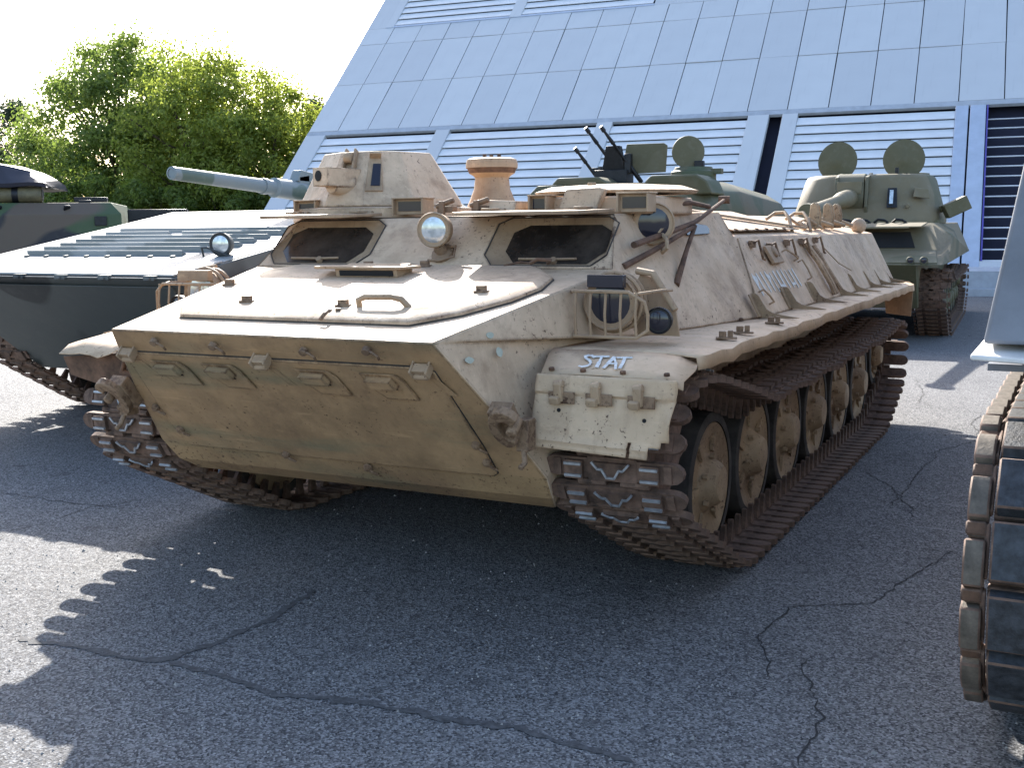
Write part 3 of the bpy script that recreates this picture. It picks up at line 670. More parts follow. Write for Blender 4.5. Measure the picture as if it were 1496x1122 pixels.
# periscopes
def periscope(x0, x1, y, z0, z1, dep=.09):
    mb = MB(); mb.box(((x0+x1)/2, y+dep/2, (z0+z1)/2), (x1-x0, dep, z1-z0)); mb.prism([(x0-.008, y-.03, z1), (x1+.008, y-.03, z1), (x1+.008, y+dep, z1), (x0-.008, y+dep, z1)], (0, 0, .007))
    for x in (x0, x1): mb.box((x, y-.012, (z0+z1)/2), (.010, .036, z1-z0))
    p = mb.build('periscope', M['tan_small'], car, .002); mb = MB(); mb.box(((x0+x1)/2, y-.001, (z0+z1)/2+.002), ((x1-x0)*.78, .006, (z1-z0)*.62)); mb.build('periscope_glass', M['dlens'], p)
periscope(-.975, -.84, 1.53, 1.634, 1.712); periscope(-.35, -.175, 1.53, 1.634, 1.712); periscope(.425, .515, 1.53, 1.634, 1.71); periscope(.872, 1.02, 1.55, 1.628, 1.712)
# commander hatch
mb = MB(); P = []
hp = [(.40, 1.60), (1.0, 1.60), (1.02, 1.75), (.98, 2.3), (.40, 2.35), (.34, 2.0)]
mb.prism([(x, y, 1.62) for x, y in hp], (0, 0, .085)); mb.build('hatch_coaming', M['tan'], car, .01)
mb = MB(); mb.loft([[(.68+.40*math.cos(a)*1.02, 1.98+.36*math.sin(a), 1.722) for a in [R(i*12) for i in range(30)]], [(.68+.42*math.cos(a), 1.98+.37*math.sin(a), 1.735) for a in [R(i*12) for i in range(30)]], [(.68+.34*math.cos(a), 1.98+.30*math.sin(a), 1.760) for a in [R(i*12) for i in range(30)]], [(.68+.15*math.cos(a), 1.98+.13*math.sin(a), 1.772) for a in [R(i*12) for i in range(30)]]])
hl = mb.build('roof_hatch', M['tan'], car); mb = MB(); mb.box((.66, 1.72, 1.765), (.035, .03, .02)); mb.build('hatch_lug', M['tan_small'], hl, .003)
mb = MB(); mb.prism([(.565, 1.53, 1.645), (.765, 1.53, 1.645), (.80, 1.54, 1.735), (.775, 1.545, 1.745), (.60, 1.545, 1.74)], (0, .05, 0)); mb.build('sight_cover', M['tan'], car, .006)
# ventilator
mb = MB(); mb.lathe([(1.60, .175), (1.645, .168), (1.72, .136), (1.79, .108), (1.855, .100), (1.868, .112), (1.882, .136), (1.908, .146), (1.912, .154), (1.94, .154), (1.962, .147), (1.971, .12), (1.975, .001)], (-.36, 2.60, 0), (0, 0, 1), 36, [0]*6+[1, 1]+[0]*5); ve = mb.build('ventilator', [M['tan_small'], M['rust']], car)
for k in range(3):
    mb = MB(); mb.lathe([(0, .012), (.02, .012), (.021, .001)], (-.36+.05*math.cos(k*2.1), 2.6+.05*math.sin(k*2.1), 1.973), (0, 0, 1), 8); mb.build('bolt', M['rust'], ve)
# fenders
def strokes_mesh(lines, wd, plane, th=.002):
    mb = MB()
    for L in lines:
        for (a, b), (c, d) in zip(L[:-1], L[1:]):
            ln = math.hypot(c-a, d-b) or 1e-6; ux, uy = (c-a)/ln, (d-b)/ln; w2 = wd*random.uniform(.3, .6)
            q = [(a-ux*w2-uy*w2, b-uy*w2+ux*w2), (a-ux*w2+uy*w2, b-uy*w2-ux*w2), (c+ux*w2+uy*w2, d+uy*w2-ux*w2), (c+ux*w2-uy*w2, d+uy*w2+ux*w2)]
            lo = [plane(*p, .0015) for p in q]; nn_ = plane(0, 0, 1) - plane(0, 0, 0)
            mb.prism(lo, nn_*(th*random.uniform(.5, 1.2)))
    return mb
rd = random.Random(5)
for s in (1, -1):
    # top sheet as a grid with small dents
    NX, NY = 5, 40; xi = lambda y: (.94 if y < 1.2 else min(1.31, .94+(y-1.2)*.3)); vs = []; fs = []
    for j in range(NY+1):
        y = .67 + (6.33-.67)*j/NY
        for i in range(NX+1):
            x = xi(y) + (1.547-xi(y))*i/NX; z = ZF + (rd.uniform(-.006, .006) if i > 2 else rd.uniform(-.002, .002)) - (.012 if i == NX else 0)
            if i == NX: x += rd.uniform(-.006, .006)
            vs.append((s*x, y, z))
    for j in range(NY):
        for i in range(NX): fs.append((j*(NX+1)+i, j*(NX+1)+i+1, (j+1)*(NX+1)+i+1, (j+1)*(NX+1)+i))
    o = len(vs)
    for j in range(NY+1):       # turned-down lip
        x, y, z = vs[j*(NX+1)+NX]; vs.append((x+s*.006, y, z-.045-rd.uniform(0, .01)))
    for j in range(NY): fs.append((j*(NX+1)+NX, o+j, o+j+1, (j+1)*(NX+1)+NX))
    mb = MB(); mb.add(vs, fs); fe = mb.build('fender', M['tan_sheet'], car); sm = fe.modifiers.new('solid', 'SOLIDIFY'); sm.thickness = .006; sm.offset = -1
    for k in range(12):
        y = 1.35+.09*k if k < 0 else 1.32 + k*.22
        mb = MB(); mb.lathe([(0, .014), (.012, .013), (.016, .006), (.0165, .001)], (s*(xi(y)+.035), y, ZF+.002), (0, 0, 1), 7); 
        if k < 6: mb.build('fender_bolt', M['rust'], fe)
    for y in (1.286, 1.55, 2.10):
        mb = MB(); mb.box((s*1.47, y, ZF+.006), (.09, .045, .008), (0, 0, .3)); mb.box((s*1.455, y-.006, ZF+.02), (.028, .026, .03), (0, 0, .5)); mb.box((s*1.485, y+.006, ZF+.022), (.022, .026, .032), (0, 0, .2)); mb.build('fender_clamp', M['tan_rusty'], fe, .003)
    for y in (2.39, 3.05, 3.66, 4.38, 4.88, 5.43, 5.85, 6.30):     # stiffener gussets
        mb = MB(); x0 = 1.318; xt = 1.318-.45*.125
        P = [(x0+.005, ZF+.004), (1.52, ZF+.004), (1.525, ZF+.008), (1.43, ZF+.022), (1.385, ZF+.032), (1.355, ZF+.05), (xt+.048, ZF+.12), (xt+.034, ZF+.13), (xt+.002, ZF+.13)]
        mb.prism([(s*x, y, z) for x, z in P], (0, .012, 0)); mb.prism([(s*(x0+.006), y, ZF+.01), (s*(x0+.006), y-.045, ZF+.01), (s*(xt+.004), y-.045, ZF+.125), (s*(xt+.004), y, ZF+.125)], (s*.008, 0, .003)); mb.build('gusset', M['tan_wheel'], car, .002)
    mb = MB(); mb.prism([(s*1.30, 6.335, ZF-.005), (s*1.545, 6.335, ZF-.01), (s*1.53, 6.36, .80), (s*1.33, 6.36, .82)], (0, .01, 0)); mb.build('rear_mud_flap', M['tan_wheel'], car, .003)
    if s > 0:
        mb = MB(); NQ = 8; rows_ = [(.67, ZF+.004, .945, 1.547), (.60, ZF-.012, .955, 1.552), (.50, 1.040, .985, 1.557), (.425, 1.018, 1.005, 1.56)]
        vs = []; fs = []
        for (y, z, a, b_) in rows_:
            for i in range(NQ+1):
                x = a+(b_-a)*i/NQ; zz = z + rd.uniform(-.003, .003); 
                if i == NQ: zz -= .035; x += .012*rd.uniform(-1, 1)
                if i == NQ-1: zz -= rd.uniform(.0, .012)
                vs.append((x, y + (rd.uniform(-.012, .012) if i == NQ else 0), zz))
        for j in range(3):
            for i in range(NQ): fs.append((j*(NQ+1)+i, j*(NQ+1)+i+1, (j+1)*(NQ+1)+i+1, (j+1)*(NQ+1)+i))
        mb.add(vs, fs); fn = mb.build('fender_nose', M['tan_sheet'], car, smooth=60); sm = fn.modifiers.new('solid', 'SOLIDIFY'); sm.thickness = .006
        for x in (1.04, 1.17, 1.33, 1.50):
            mb = MB(); mb.lathe([(0, .012), (.01, .011), (.012, .001)], (x, .445, 1.026), (0, -.2, 1), 7); mb.build('rivet', M['rust'], fn)
        # hanging mud flap with pressed ribs and a torn corner
        def FL(x, z, d=0): return Vector((x, .405 - (1.02-z)*.16 - d, z))
        prof = lambda u, v: .012*max(0, 1-abs(u-.09)/.025) if .12 < v < .86 else 0
        NU, NV = 40, 26; vs = []; fs = []; idx = {}
        for j in range(NV+1):
            for i in range(NU+1):
                u, v = i/NU, j/NV; x0, x1 = 1.005-.025*v, 1.56-.035*v; x = x0+(x1-x0)*u; z = 1.018 - (.275+.018*u)*v
                d = 0
                if v > .26:
                    for c0 in (.06, .30, .62):   # pressed swages
                        d += .007*math.exp(-((u-c0)/.018)**2)*min(1, (v-.26)*12)*min(1, (.93-v)*12 if v < .93 else 0)
                    d += .009*math.exp(-((v-.88)/.03)**2)*(1 if u > .05 else 0)
                if v < .26: d += .012
                if u > .93: d -= .02*(u-.93)/.07*math.sin(v*9)
                if v > .86 and u > .88: continue
                if v > .80 and u > .95: continue
                idx[i, j] = len(vs); vs.append(FL(x, z, d + rd.uniform(-.0012, .0012)))
        for j in range(NV):
            for i in range(NU):
                q = [idx.get(k) for k in ((i, j), (i+1, j), (i+1, j+1), (i, j+1))]
                if None in q: continue
                if i == 29 and j > 20: continue        # split in the sheet
                fs.append(tuple(q))
        mb = MB(); mb.add(vs, fs); fl = mb.build('mud_flap', M['tan_sheet'], car, smooth=50); sm = fl.modifiers.new('solid', 'SOLIDIFY'); sm.thickness = .005
        for x in (1.115, 1.265, 1.43):
            mb = MB(); mb.box(FL(x, .935, .022), (.105, .008, .045)); mb.build('hinge_plate', M['tan_rusty'], fl, .003)
            mb = MB(); mb.box(FL(x-.01, .955, .03), (.036, .022, .07), (R(8), 0, R(-12))); mb.lathe([(-.018, .016), (.018, .016)], FL(x-.01, .985, .034), (1, 0, .2), 8); mb.box(FL(x-.022, .925, .036), (.042, .02, .03), (R(20), 0, R(-10))); mb.build('toggle_latch', M['tan_small'], fl, .004)
        for x, z in [(1.10, .885), (1.44, .868)]:
            mb = MB(); mb.lathe([(0, .008), (.003, .008), (.0031, .001)], FL(x, z, .004), (0, -1, 0), 10); mb.build('bolt_hole', M['dark'], fl)
        # hand-painted STAT
        a_ = Vector((1.0, .425, 1.018)); ud = Vector((0, .245, .066)).normalized(); nd = Vector((0, -ud.z, ud.y))
        SP = lambda u, v, d=0: Vector((1.150+u-v*.34, .475, 1.033)) + ud*v + nd*(d+.0045)
        wl = .045; hh = .125
        LT = [[(.05, .108), (.040, .120), (.024, .122), (.013, .112), (.012, .096), (.022, .080), (.033, .066), (.040, .048), (.036, .026), (.022, .010), (.004, .002), (-.008, .008)], [(.058, .112), (.115, .118)], [(.088, .115), (.078, .05), (.072, .01)],
              [(.105, .005), (.125, .06), (.145, .112), (.155, .06), (.158, .0)], [(.118, .045), (.158, .05)], [(.165, .112), (.222, .118)], [(.196, .115), (.188, .06), (.178, .01)]]
        st = strokes_mesh([[(x*.88, y*.98) for x, y in L] for L in LT], .0135, SP); st.build('painted_word', M['white_paint'], fn, smooth=0)
    else:
        # crumpled, rusted front of the other fender, its flap torn off
        vs = []; fs = []; NQ = 9
        for (y, z, a, b_) in [(.70, ZF, .92, 1.548), (.55, ZF+.012, .90, 1.53), (.40, ZF-.005, .86, 1.50), (.27, ZF-.045, .84, 1.40)]:
            for i in range(NQ+1): vs.append((-(a+(b_-a)*i/NQ), y + rd.uniform(-.012, .012), z + rd.uniform(-.022, .022) - .05*(i/NQ)**2))
        for j in range(3):
            for i in range(NQ): fs.append((j*(NQ+1)+i, j*(NQ+1)+i+1, (j+1)*(NQ+1)+i+1, (j+1)*(NQ+1)+i))
        mb = MB(); mb.add(vs, fs); fn = mb.build('bent_fender_nose', M['tan_sheet'], car, smooth=25); sm = fn.modifiers.new('solid', 'SOLIDIFY'); sm.thickness = .005
        mb = MB(); mb.prism([(-.90, .30, 1.03), (-1.43, .31, .985), (-1.42, .34, .895), (-1.22, .33, .86), (-.93, .30, .88)], (0, .012, 0)); mb.tube([(-.93, .29, .97), (-.98, .26, .99), (-1.01, .27, .94), (-.95, .28, .92)], .018, 7); mb.build('flap_remnant', M['rust'], fn, .003)
# side plate coordinates
Dv = Vector(D); gdir = (Vector(G)-Dv).normalized(); nS = -((Vector(C2)-Dv).cross(Vector(G)-Dv)).normalized()
if nS.x < 0: nS = -nS
updir = gdir.cross(nS); updir = updir if updir.z > 0 else -updir
def SPt(y, z, d=0): return Dv + gdir*(y-2.45) + updir*((z-ZF)/updir.z) + nS*d
# blurred white lettering on the hull side: illegible upright strokes
for k in range(11):
    y = 2.62+.085*k; L = [(y, 1.295-random.uniform(0, .012)), (y+.03, 1.205-random.uniform(0, .02))]
    ex = [[(y, 1.283), (y+.05, 1.27), (y+.03, 1.25)]] if k in (0, 3) else ([[(y+.03, 1.212), (y+.09, 1.212)]] if k in (5, 8) else [])
    st = strokes_mesh([L]+ex, .022, SPt); st.build('painted_stroke', M['grey_paint'], car, smooth=0)
mb = MB()
for y, z, l in [(2.86, 1.45, 0), (3.18, 1.43, 1), (3.60, 1.445, 0), (3.97, 1.447, 0), (4.36, 1.45, 0)]:
    mb = MB(); mb.box(SPt(y, z, .015), (.03, .06, .04)); mb.tube([SPt(y-.02, z, .03), SPt(y+.02, z+.005, .05), SPt(y+.03, z-.05, .035), SPt(y+.05, z-.085, .02), SPt(y+.10, z-.09, .015)], .008, 6); mb.build('strap_clip', M['tan_rusty'], car, .003)
mb = MB(); mb.prism([SPt(y, z, .012) for y, z in [(3.03, 1.43), (3.26, 1.43), (3.28, 1.33), (3.06, 1.33)]], nS*.02); mb.lathe([(0, .035), (.025, .033), (.03, .001)], SPt(3.15, 1.39, .02), nS, 12); mb.build('lock_plate', M['tan_small'], car, .004)
for y0, z0, y1, z1 in [(3.70, 1.33, 3.72, 1.22), (2.60, 1.205, 2.68, 1.135), (3.45, 1.40, 3.62, 1.34)]:
    mb = MB(); mb.tube([SPt(y0, z0, 0), SPt(y0, z0, .03), SPt((y0+y1)/2, (z0+z1)/2, .034), SPt(y1, z1, .03), SPt(y1, z1, 0)], .006, 6); mb.build('side_handle', M['tan_small'], car)
mb = MB(); mb.tube([SPt(4.02, 1.44, .02), SPt(4.10, 1.30, .03), SPt(4.14, 1.16, .03), SPt(4.16, 1.10, .02)], .022, 8); mb.tube([SPt(4.26, 1.42, .012), SPt(4.31, 1.28, .014), SPt(4.40, 1.10, .014)], .014, 7); mb.build('side_pipe', M['tan'], car)
mb = MB(); mb.tube([SPt(4.45, 1.40, .02), SPt(4.62, 1.28, .03), SPt(4.95, 1.22, .02)], .004, 6); mb.build('loose_wire', M['tan_wheel'], car)
mb = MB(); mb.prism([SPt(2.42, 1.08, .001), SPt(2.46, 1.08, .001), SPt(2.72, 1.49, .001), SPt(2.68, 1.49, .001)], nS*.008); mb.build('weld_strip', M['tan'], car, .002)
# vision slit on the cab side
mb = MB(); cP = Vector((1.02, 2.25, 1.54)); nC = (Vector(Cc)-Vector(B)).cross(Vector(A)-Vector(B)).normalized(); nC = nC if nC.x > 0 else -nC
tC = (Vector(Cc)-Vector(B)).normalized(); uC = nC.cross(tC); uC = uC if uC.z > 0 else -uC
mb.prism([cP + tC*a + uC*b for a, b in [(-.16, -.028), (.13, -.028), (.16, 0), (.14, .024), (.02, .034), (-.14, .024)]], nC*.006); mb.build('vision_slit', M['dlens'], car, .003)
# round dark lamp on the cab side
sl = lamp('side_lamp', (1.0, 1.66, 1.575), (.42, -1, -.02), .098, M['tan_small'], M['dlens'], .12)
mb = MB(); mb.tube([(.92, 1.72, 1.57), (.97, 1.70, 1.575), (1.04, 1.68, 1.53)], .03, 8); mb.tube([(1.03, 1.68, 1.53), (1.08, 1.62, 1.50), (1.09, 1.60, 1.46), (1.06, 1.62, 1.44), (1.05, 1.66, 1.47)], .010, 6)
for k in range(0): mb.lathe([(-.02, .012), (.02, .012)], (1.0+.092*math.cos(k*1.25)*.95, 1.655+.03*math.cos(k*1.25), 1.575+.092*math.sin(k*1.25)), (.3, -1, 0), 6)
mb.build('lamp_mount', M['tan_small'], sl)
# rusty stay rods by the cab
mb = MB(); mb.tube([(1.01, 1.38, 1.48), (1.04, 1.75, 1.53), (1.06, 2.10, 1.58), (1.05, 2.62, 1.695)], [.016, .015, .012, .010], 8)
mb.tube([(.99, 1.30, 1.385), (1.04, 1.55, 1.45), (1.075, 2.02, 1.555)], [.016, .014, .011], 8); mb.tube([(1.075, 2.05, 1.56), (1.085, 1.90, 1.45), (1.10, 1.70, 1.285)], [.012, .012, .018], 8)
mb.tube([(1.03, 2.42, 1.66), (1.0, 2.2, 1.68), (.97, 2.0, 1.66), (.96, 1.92, 1.64)], .012, 8)
mb.lathe([(-.03, .022), (.03, .022)], (1.04, 2.66, 1.70), (1, .2, 0), 10); mb.build('stay_rod', M['rust'], car)
# headlight clusters in cages, both bow corners
for s in (1, -1):
    hx = lambda x: s*x
    mb = MB(); mb.prism([(hx(1.06), 1.30, 1.345), (hx(1.12), 1.33, 1.33), (hx(1.22), 1.30, 1.20), (hx(1.24), 1.29, 1.09), (hx(1.04), 1.30, 1.09), (hx(1.0), 1.30, 1.22)], (0, .012, 0)); mb.tube([(hx(1.05), 1.29, 1.36), (hx(1.13), 1.27, 1.35), (hx(1.235), 1.25, 1.20)], .016, 8)
    hb = mb.build('lamp_board', M['tan_small'], car, .003)
    hl_ = lamp('headlight', (hx(1.0), 1.13, 1.235), (hx(.05), -1, 0), .115, M['tan_small'], M['dlens'] if s > 0 else M['lens'], .14)
    mb = MB(); 
    for q, rr in ((-.03, .122), (-.08, .118)): mb.tube([(hx(1.0)+math.cos(a)*rr, 1.13-q, 1.235+math.sin(a)*rr) for a in [R(i*15) for i in range(24)]], .009, 6, closed=True)
    mb.build('rim_band', M['tan_small'], hl_)
    if s < 0: pass
    mb = MB(); mb.prism([(hx(.915), 1.075, 1.30), (hx(1.085), 1.045, 1.30), (hx(1.085), 1.045, 1.352), (hx(.915), 1.075, 1.352)], (0, .035, .0)); mb.build('blackout_mask', M['dlens'] if s > 0 else M['tan_small'], hl_, .002)
    ir = lamp('marker_lamp', (hx(1.195), 1.17, 1.165), (hx(.12), -1, 0), .055, M['black'], M['dlens'], .07)
    mb = MB(); y = 1.0; zt, zb = 1.288, 1.106
    mb.tube([(hx(.80), 1.16, 1.275), (hx(.86), 1.06, 1.285), (hx(.89), y, zt), (hx(1.13), y-.01, zt), (hx(1.19), y+.01, zt-.04), (hx(1.20), y+.02, zt-.09), (hx(1.20), y+.02, zb+.03), (hx(1.16), y, zb), (hx(.89), y, zb), (hx(.875), y+.04, zb+.015), (hx(.87), 1.12, zb+.02)], .0075, 7)
    for q in range(5): mb.tube([(hx(.90+.065*q), y, zt), (hx(.90+.065*q), y-.012, (zt+zb)/2), (hx(.90+.065*q), y, zb)], .0055, 6)
    mb.tube([(hx(1.15), y, zt-.01), (hx(1.22), 1.13, zt), (hx(1.215), 1.26, zt-.005)], .007, 6)
    mb.build('lamp_cage', M['tan_small'], hb)
    for o_ in (hb, hl_, ir): o_.location = (s*.095, -.225, .018)
# painted-over repair spots on the nose side
nN = (Vector(A)-Vector(G0)).cross(Vector(Ee)-Vector(G0)).normalized(); nN = nN if nN.x > 0 else -nN
def NSp(y, z, d=0):
    p = Vector((0, y, z)); x = G0[0] - (nN.y*(y-G0[1]) + nN.z*(z-G0[2]))/nN.x; return Vector((x, y, z)) + nN*d
e1 = (NSp(.5, 1.1)-NSp(.4, 1.1)).normalized()
def NT2(u, v, d=0): return NSp(u, v, d)
# stowage on the rear roof
mb = MB()
for k, (x, y) in enumerate([(.98, 4.05), (1.0, 4.45), (1.02, 4.9), (1.03, 5.3), (1.02, 5.65)]):
    for q in (0, .07):
        mb2 = MB(); z0 = 1.53; mb2.prism([(x-.03, y+q, z0), (x+.05, y+q, z0), (x+.055, y+q, z0+.10), (x+.04, y+q, z0+.17), (x+.012, y+q, z0+.19), (x-.012, y+q, z0+.17), (x-.02, y+q, z0+.08)], (0, .02, 0)); 
        if k > 1: mb2.build('stowage_hook', M['tan_wheel'], car, .006)
    if k > 1:
        mb2 = MB(); mb2.tube([(x-.1, y-.05, 1.56), (x-.02, y, 1.60), (x+.05, y+.12, 1.575), (x+.1, y+.22, 1.55)], .016, 8); mb2.build('tow_shackle', M['tan_small'], car)
for k in range(2):
    y = 4.25+.55*k; mb = MB(); mb.tube([(1.06, y-.10, 1.515), (1.02, y-.02, 1.60), (.97, y+.05, 1.645), (.90, y+.07, 1.64), (.86, y, 1.60)], .012, 7); mb.tube([(1.02, y, 1.60), (1.08, y+.18, 1.53)], .010, 7); mb.build('cable_rack', M['tan_small'], car)
mb = MB(); rr = [(1.0+.02*math.sin(i*.9), 4.6+i*.045, 1.555+.012*math.cos(i*1.7)) for i in range(26)]; mb.tube(rr, .02, 7); mb.build('tow_cable', M['tan_small'], car)
mb = MB(); mb.lathe([(-.062, .001)]+[(-.062*math.cos(R(i*15)), .062*math.sin(R(i*15))) for i in range(1, 12)]+[(.062, .001)], (1.13, 6.12, 1.545), (0, 0, 1), 20); mb.build('ball_cap', M['tan'], car)
mb = MB(); mb.prism([(1.07, 2.74, 1.528), (1.07, 4.3, 1.526), (.60, 4.3, 1.648), (.60, 2.74, 1.652)], (0, 0, .008)); rp = mb.build('roof_plate', M['tan'], car, .003)
mb = MB(); mb.prism([(1.05, 4.15, 1.545), (1.10, 4.42, 1.528), (.60, 2.95, 1.668), (.62, 2.72, 1.668)], (0, 0, .016)); mb.build('roof_seam_strip', M['tan_small'], rp, .003)
for k in range(6):
    mb = MB(); mb.lathe([(0, .014), (.010, .012), (.012, .001)], (1.065, 2.80+k*.22, 1.532), (.2, 0, 1), 8); mb.build('roof_bolt', M['rust'], rp)
# running gear
wy = [1.567+.736*k for k in range(6)]
link = steel_link(.118, .285); link2 = steel_link(.118, .285, worn=False)
cir = [(.80, .68, .285)] + [(y, .38, .352) for y in wy] + [(5.92, .52, .27)]
pth = track_path(cir, .1, .735)
running_gear(car, 1.262, [(y, .38) for y in wy], (.80, .68, .25), (5.92, .52, .24), pth, .118, link, M['tan_wheel'], .332, .062, alt=link2)
# faded repair marks near the nose edge
for y, z, ry, rz in [(.30, 1.165, .022, .012), (.16, 1.085, .022, .012), (.33, 1.10, .018, .018)]:
    mb = MB(); mb.prism([NSp(y+ry*math.cos(a)*random.uniform(.8, 1.2), z+rz*math.sin(a)*random.uniform(.8, 1.2), .002) for a in [R(i*45) for i in range(8)]], nN*.001); mb.build('paint_patch', M['green_mark'], car, smooth=0)
def band(parent, path, xc, w, name='track', mat='track'):
    mb = MB(); vs = []; n = len(path[::3])
    for y, z in path[::3]: vs += [(xc-w/2, y, z), (xc+w/2, y, z)]
    mb.add(vs, [(2*i, 2*i+1, (2*i+3) % (2*n), (2*i+2) % (2*n)) for i in range(n)]); o = mb.build(name, M[mat], parent, smooth=60)
    s = o.modifiers.new('solid', 'SOLIDIFY'); s.thickness = .04; s.offset = 0; return o
# ================================================================ grey-green infantry carrier with ribbed glacis
bmp = thing('infantry_carrier', 'grey-green camouflaged infantry carrier with ribbed sunlit glacis and short gun', 'armoured vehicle', (-3.85, 2.2, 0))
gs = .17; GZ = lambda y: 1.25+gs*y
mb = MB()
up_ = lambda s: [(s*1.30, 0, 1.25), (s*1.40, 2.9, GZ(2.9)), (s*1.36, 6.6, 1.72), (s*1.42, 6.6, 1.15), (s*1.42, .9, 1.12), (s*1.36, .15, 1.14)]
L_, R_ = up_(-1), up_(1)
mb.add(L_+R_, [(0, 6, 7, 1), (1, 7, 8, 2), (2, 8, 9, 3), (3, 9, 10, 4), (4, 10, 11, 5), (5, 11, 6, 0), (0, 1, 2, 3, 4, 5), (6, 11, 10, 9, 8, 7)])
lo = lambda s: [(s*1.24, .05, 1.19), (s*1.12, .95, .44), (s*1.12, 6.2, .42), (s*1.12, 6.5, 1.15), (s*1.12, .9, 1.15)]
L_, R_ = lo(-1), lo(1); mb.add(L_+R_, [(0, 5, 6, 1), (1, 6, 7, 2), (2, 7, 8, 3), (3, 8, 9, 4), (4, 9, 5, 0), (0, 1, 2, 3, 4), (5, 9, 8, 7, 6)])
mb.build('hull', M['bmp'], bmp, .008)
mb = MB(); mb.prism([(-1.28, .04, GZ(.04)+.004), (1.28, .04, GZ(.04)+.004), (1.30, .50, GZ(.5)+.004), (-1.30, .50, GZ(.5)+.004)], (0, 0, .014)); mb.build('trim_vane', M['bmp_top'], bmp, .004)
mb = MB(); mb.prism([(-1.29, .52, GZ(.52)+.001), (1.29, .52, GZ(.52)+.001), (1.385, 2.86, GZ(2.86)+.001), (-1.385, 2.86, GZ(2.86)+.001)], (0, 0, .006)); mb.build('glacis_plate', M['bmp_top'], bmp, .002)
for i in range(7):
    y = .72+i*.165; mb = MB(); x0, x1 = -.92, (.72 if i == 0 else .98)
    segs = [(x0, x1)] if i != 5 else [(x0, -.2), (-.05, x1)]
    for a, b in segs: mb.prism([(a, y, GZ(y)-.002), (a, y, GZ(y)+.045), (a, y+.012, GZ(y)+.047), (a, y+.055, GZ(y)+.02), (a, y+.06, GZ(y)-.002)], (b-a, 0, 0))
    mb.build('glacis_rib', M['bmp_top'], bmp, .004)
for i in range(8):
    x = -.85+i*.22; mb = MB(); mb.lathe([(0, .022), (.02, .020), (.024, .001)], (x, .66, GZ(.66)), (0, -.15, 1), 8); mb.build('glacis_bolt', M['bmp'], bmp)
for i in range(6):
    x = -1.0+i*.42; mb = MB(); mb.box((x, .02, 1.25), (.10, .05, .035)); mb.box((x, .0, 1.245), (.04, .04, .02)); mb.build('vane_clip', M['bmp'], bmp, .004)
hl_ = lamp('headlight', (1.10, .72, GZ(.72)+.09), (.25, -1, 0), .085, M['bmp'], M['lens'], .12, bmp); mb = MB(); mb.tube([(1.10, .78, GZ(.78)), (1.10, .77, GZ(.72)+.05)], .02, 8); mb.tube([(.95, .70, GZ(.7)), (.97, .66, GZ(.7)+.07), (1.02, .66, GZ(.7)+.07), (1.2, .72, GZ(.7)+.0)], .008, 6); mb.build('lamp_post', M['bmp'], hl_)
mb = MB(); tcb = (.25, 4.1, 0); mb.lathe([(1.66, .88), (1.74, .90), (2.02, .48), (2.04, .001)], tcb, (0, 0, 1), 36); btur = mb.build('turret', M['bmp'], bmp)
b0 = Vector((.25, 3.45, 1.86)); b1 = Vector((.25, 1.15, 2.01)); dv = (b1-b0)
mb = MB(); mb.tube([b0, b0+dv*.45, b0+dv*.46, b0+dv*.47, b1-dv*.0], [.092, .085, .088, .062, .052], 20)
mb.lathe([(0, .052), (.005, .036), (-.12, .034), (-.13, .001)], b1, dv, 20, [0, 1, 1]); mb.lathe([(-.03, .07), (.03, .07)], b0+dv*.52, dv, 18); mb.build('gun_barrel', [M['barrel'], M['dark']], btur)
mb = MB(); q = b0+dv*.22; mb.prism([(q.x-.05, q.y-.28, q.z+.10), (q.x-.05, q.y-.22, q.z+.20), (q.x-.05, q.y+.35, q.z+.13), (q.x-.05, q.y+.35, q.z+.08)], (.10, 0, 0)); mb.prism([(q.x-.02, q.y-.25, q.z-.02), (q.x-.02, q.y-.10, q.z-.02), (q.x-.02, q.y-.10, q.z+.16), (q.x-.02, q.y-.25, q.z+.14)], (.07, 0, 0)); mb.tube([(q.x-.07, q.y-.15, q.z+.14), (q.x-.12, q.y, q.z+.16), (q.x-.07, q.y+.3, q.z+.12)], .02, 7); mb.build('launch_rail', M['barrel'], btur, .006)
mb = MB(); mb.box((.62, 3.0, GZ(2.9)+.06), (.16, .22, .14), (0, 0, .3)); mb.build('periscope_box', M['pale_metal'], bmp, .01)
bl = steel_link(.137, .155, name='track_link', worn=False)
cir = [(1.02, .74, .29)] + [(1.75+.74*k, .36, .33) for k in range(6)] + [(6.1, .62, .25)]
bp_ = track_path(cir); lay_track(bmp, bp_, .137, -1.30, bl); lay_track(bmp, bp_, .137, 1.30, bl, skip=lambda y, z: y > 2.4)
bw = wheel_mesh(.31, .12, M['bmp'])
for s in (-1, 1):
    for k in range(6): put('road_wheel', bw, bmp, (s*1.36, 1.75+.74*k, .36), (0, 0, 0 if s > 0 else math.pi))
    mb = MB(); mb.prism([(s*1.13, .55, 1.10), (s*1.46, .55, 1.10), (s*1.46, 6.5, 1.13), (s*1.13, 6.5, 1.13)], (0, 0, .015)); mb.prism([(s*1.13, .45, 1.0), (s*1.46, .45, 1.0), (s*1.46, .55, 1.10), (s*1.13, .55, 1.10)], (0, .015, .012)); mb.build('fender', M['bmp'], bmp)
    put('drive_sprocket', sprocket_mesh(.25, M['track']), bmp, (s*1.30, 1.02, .74))

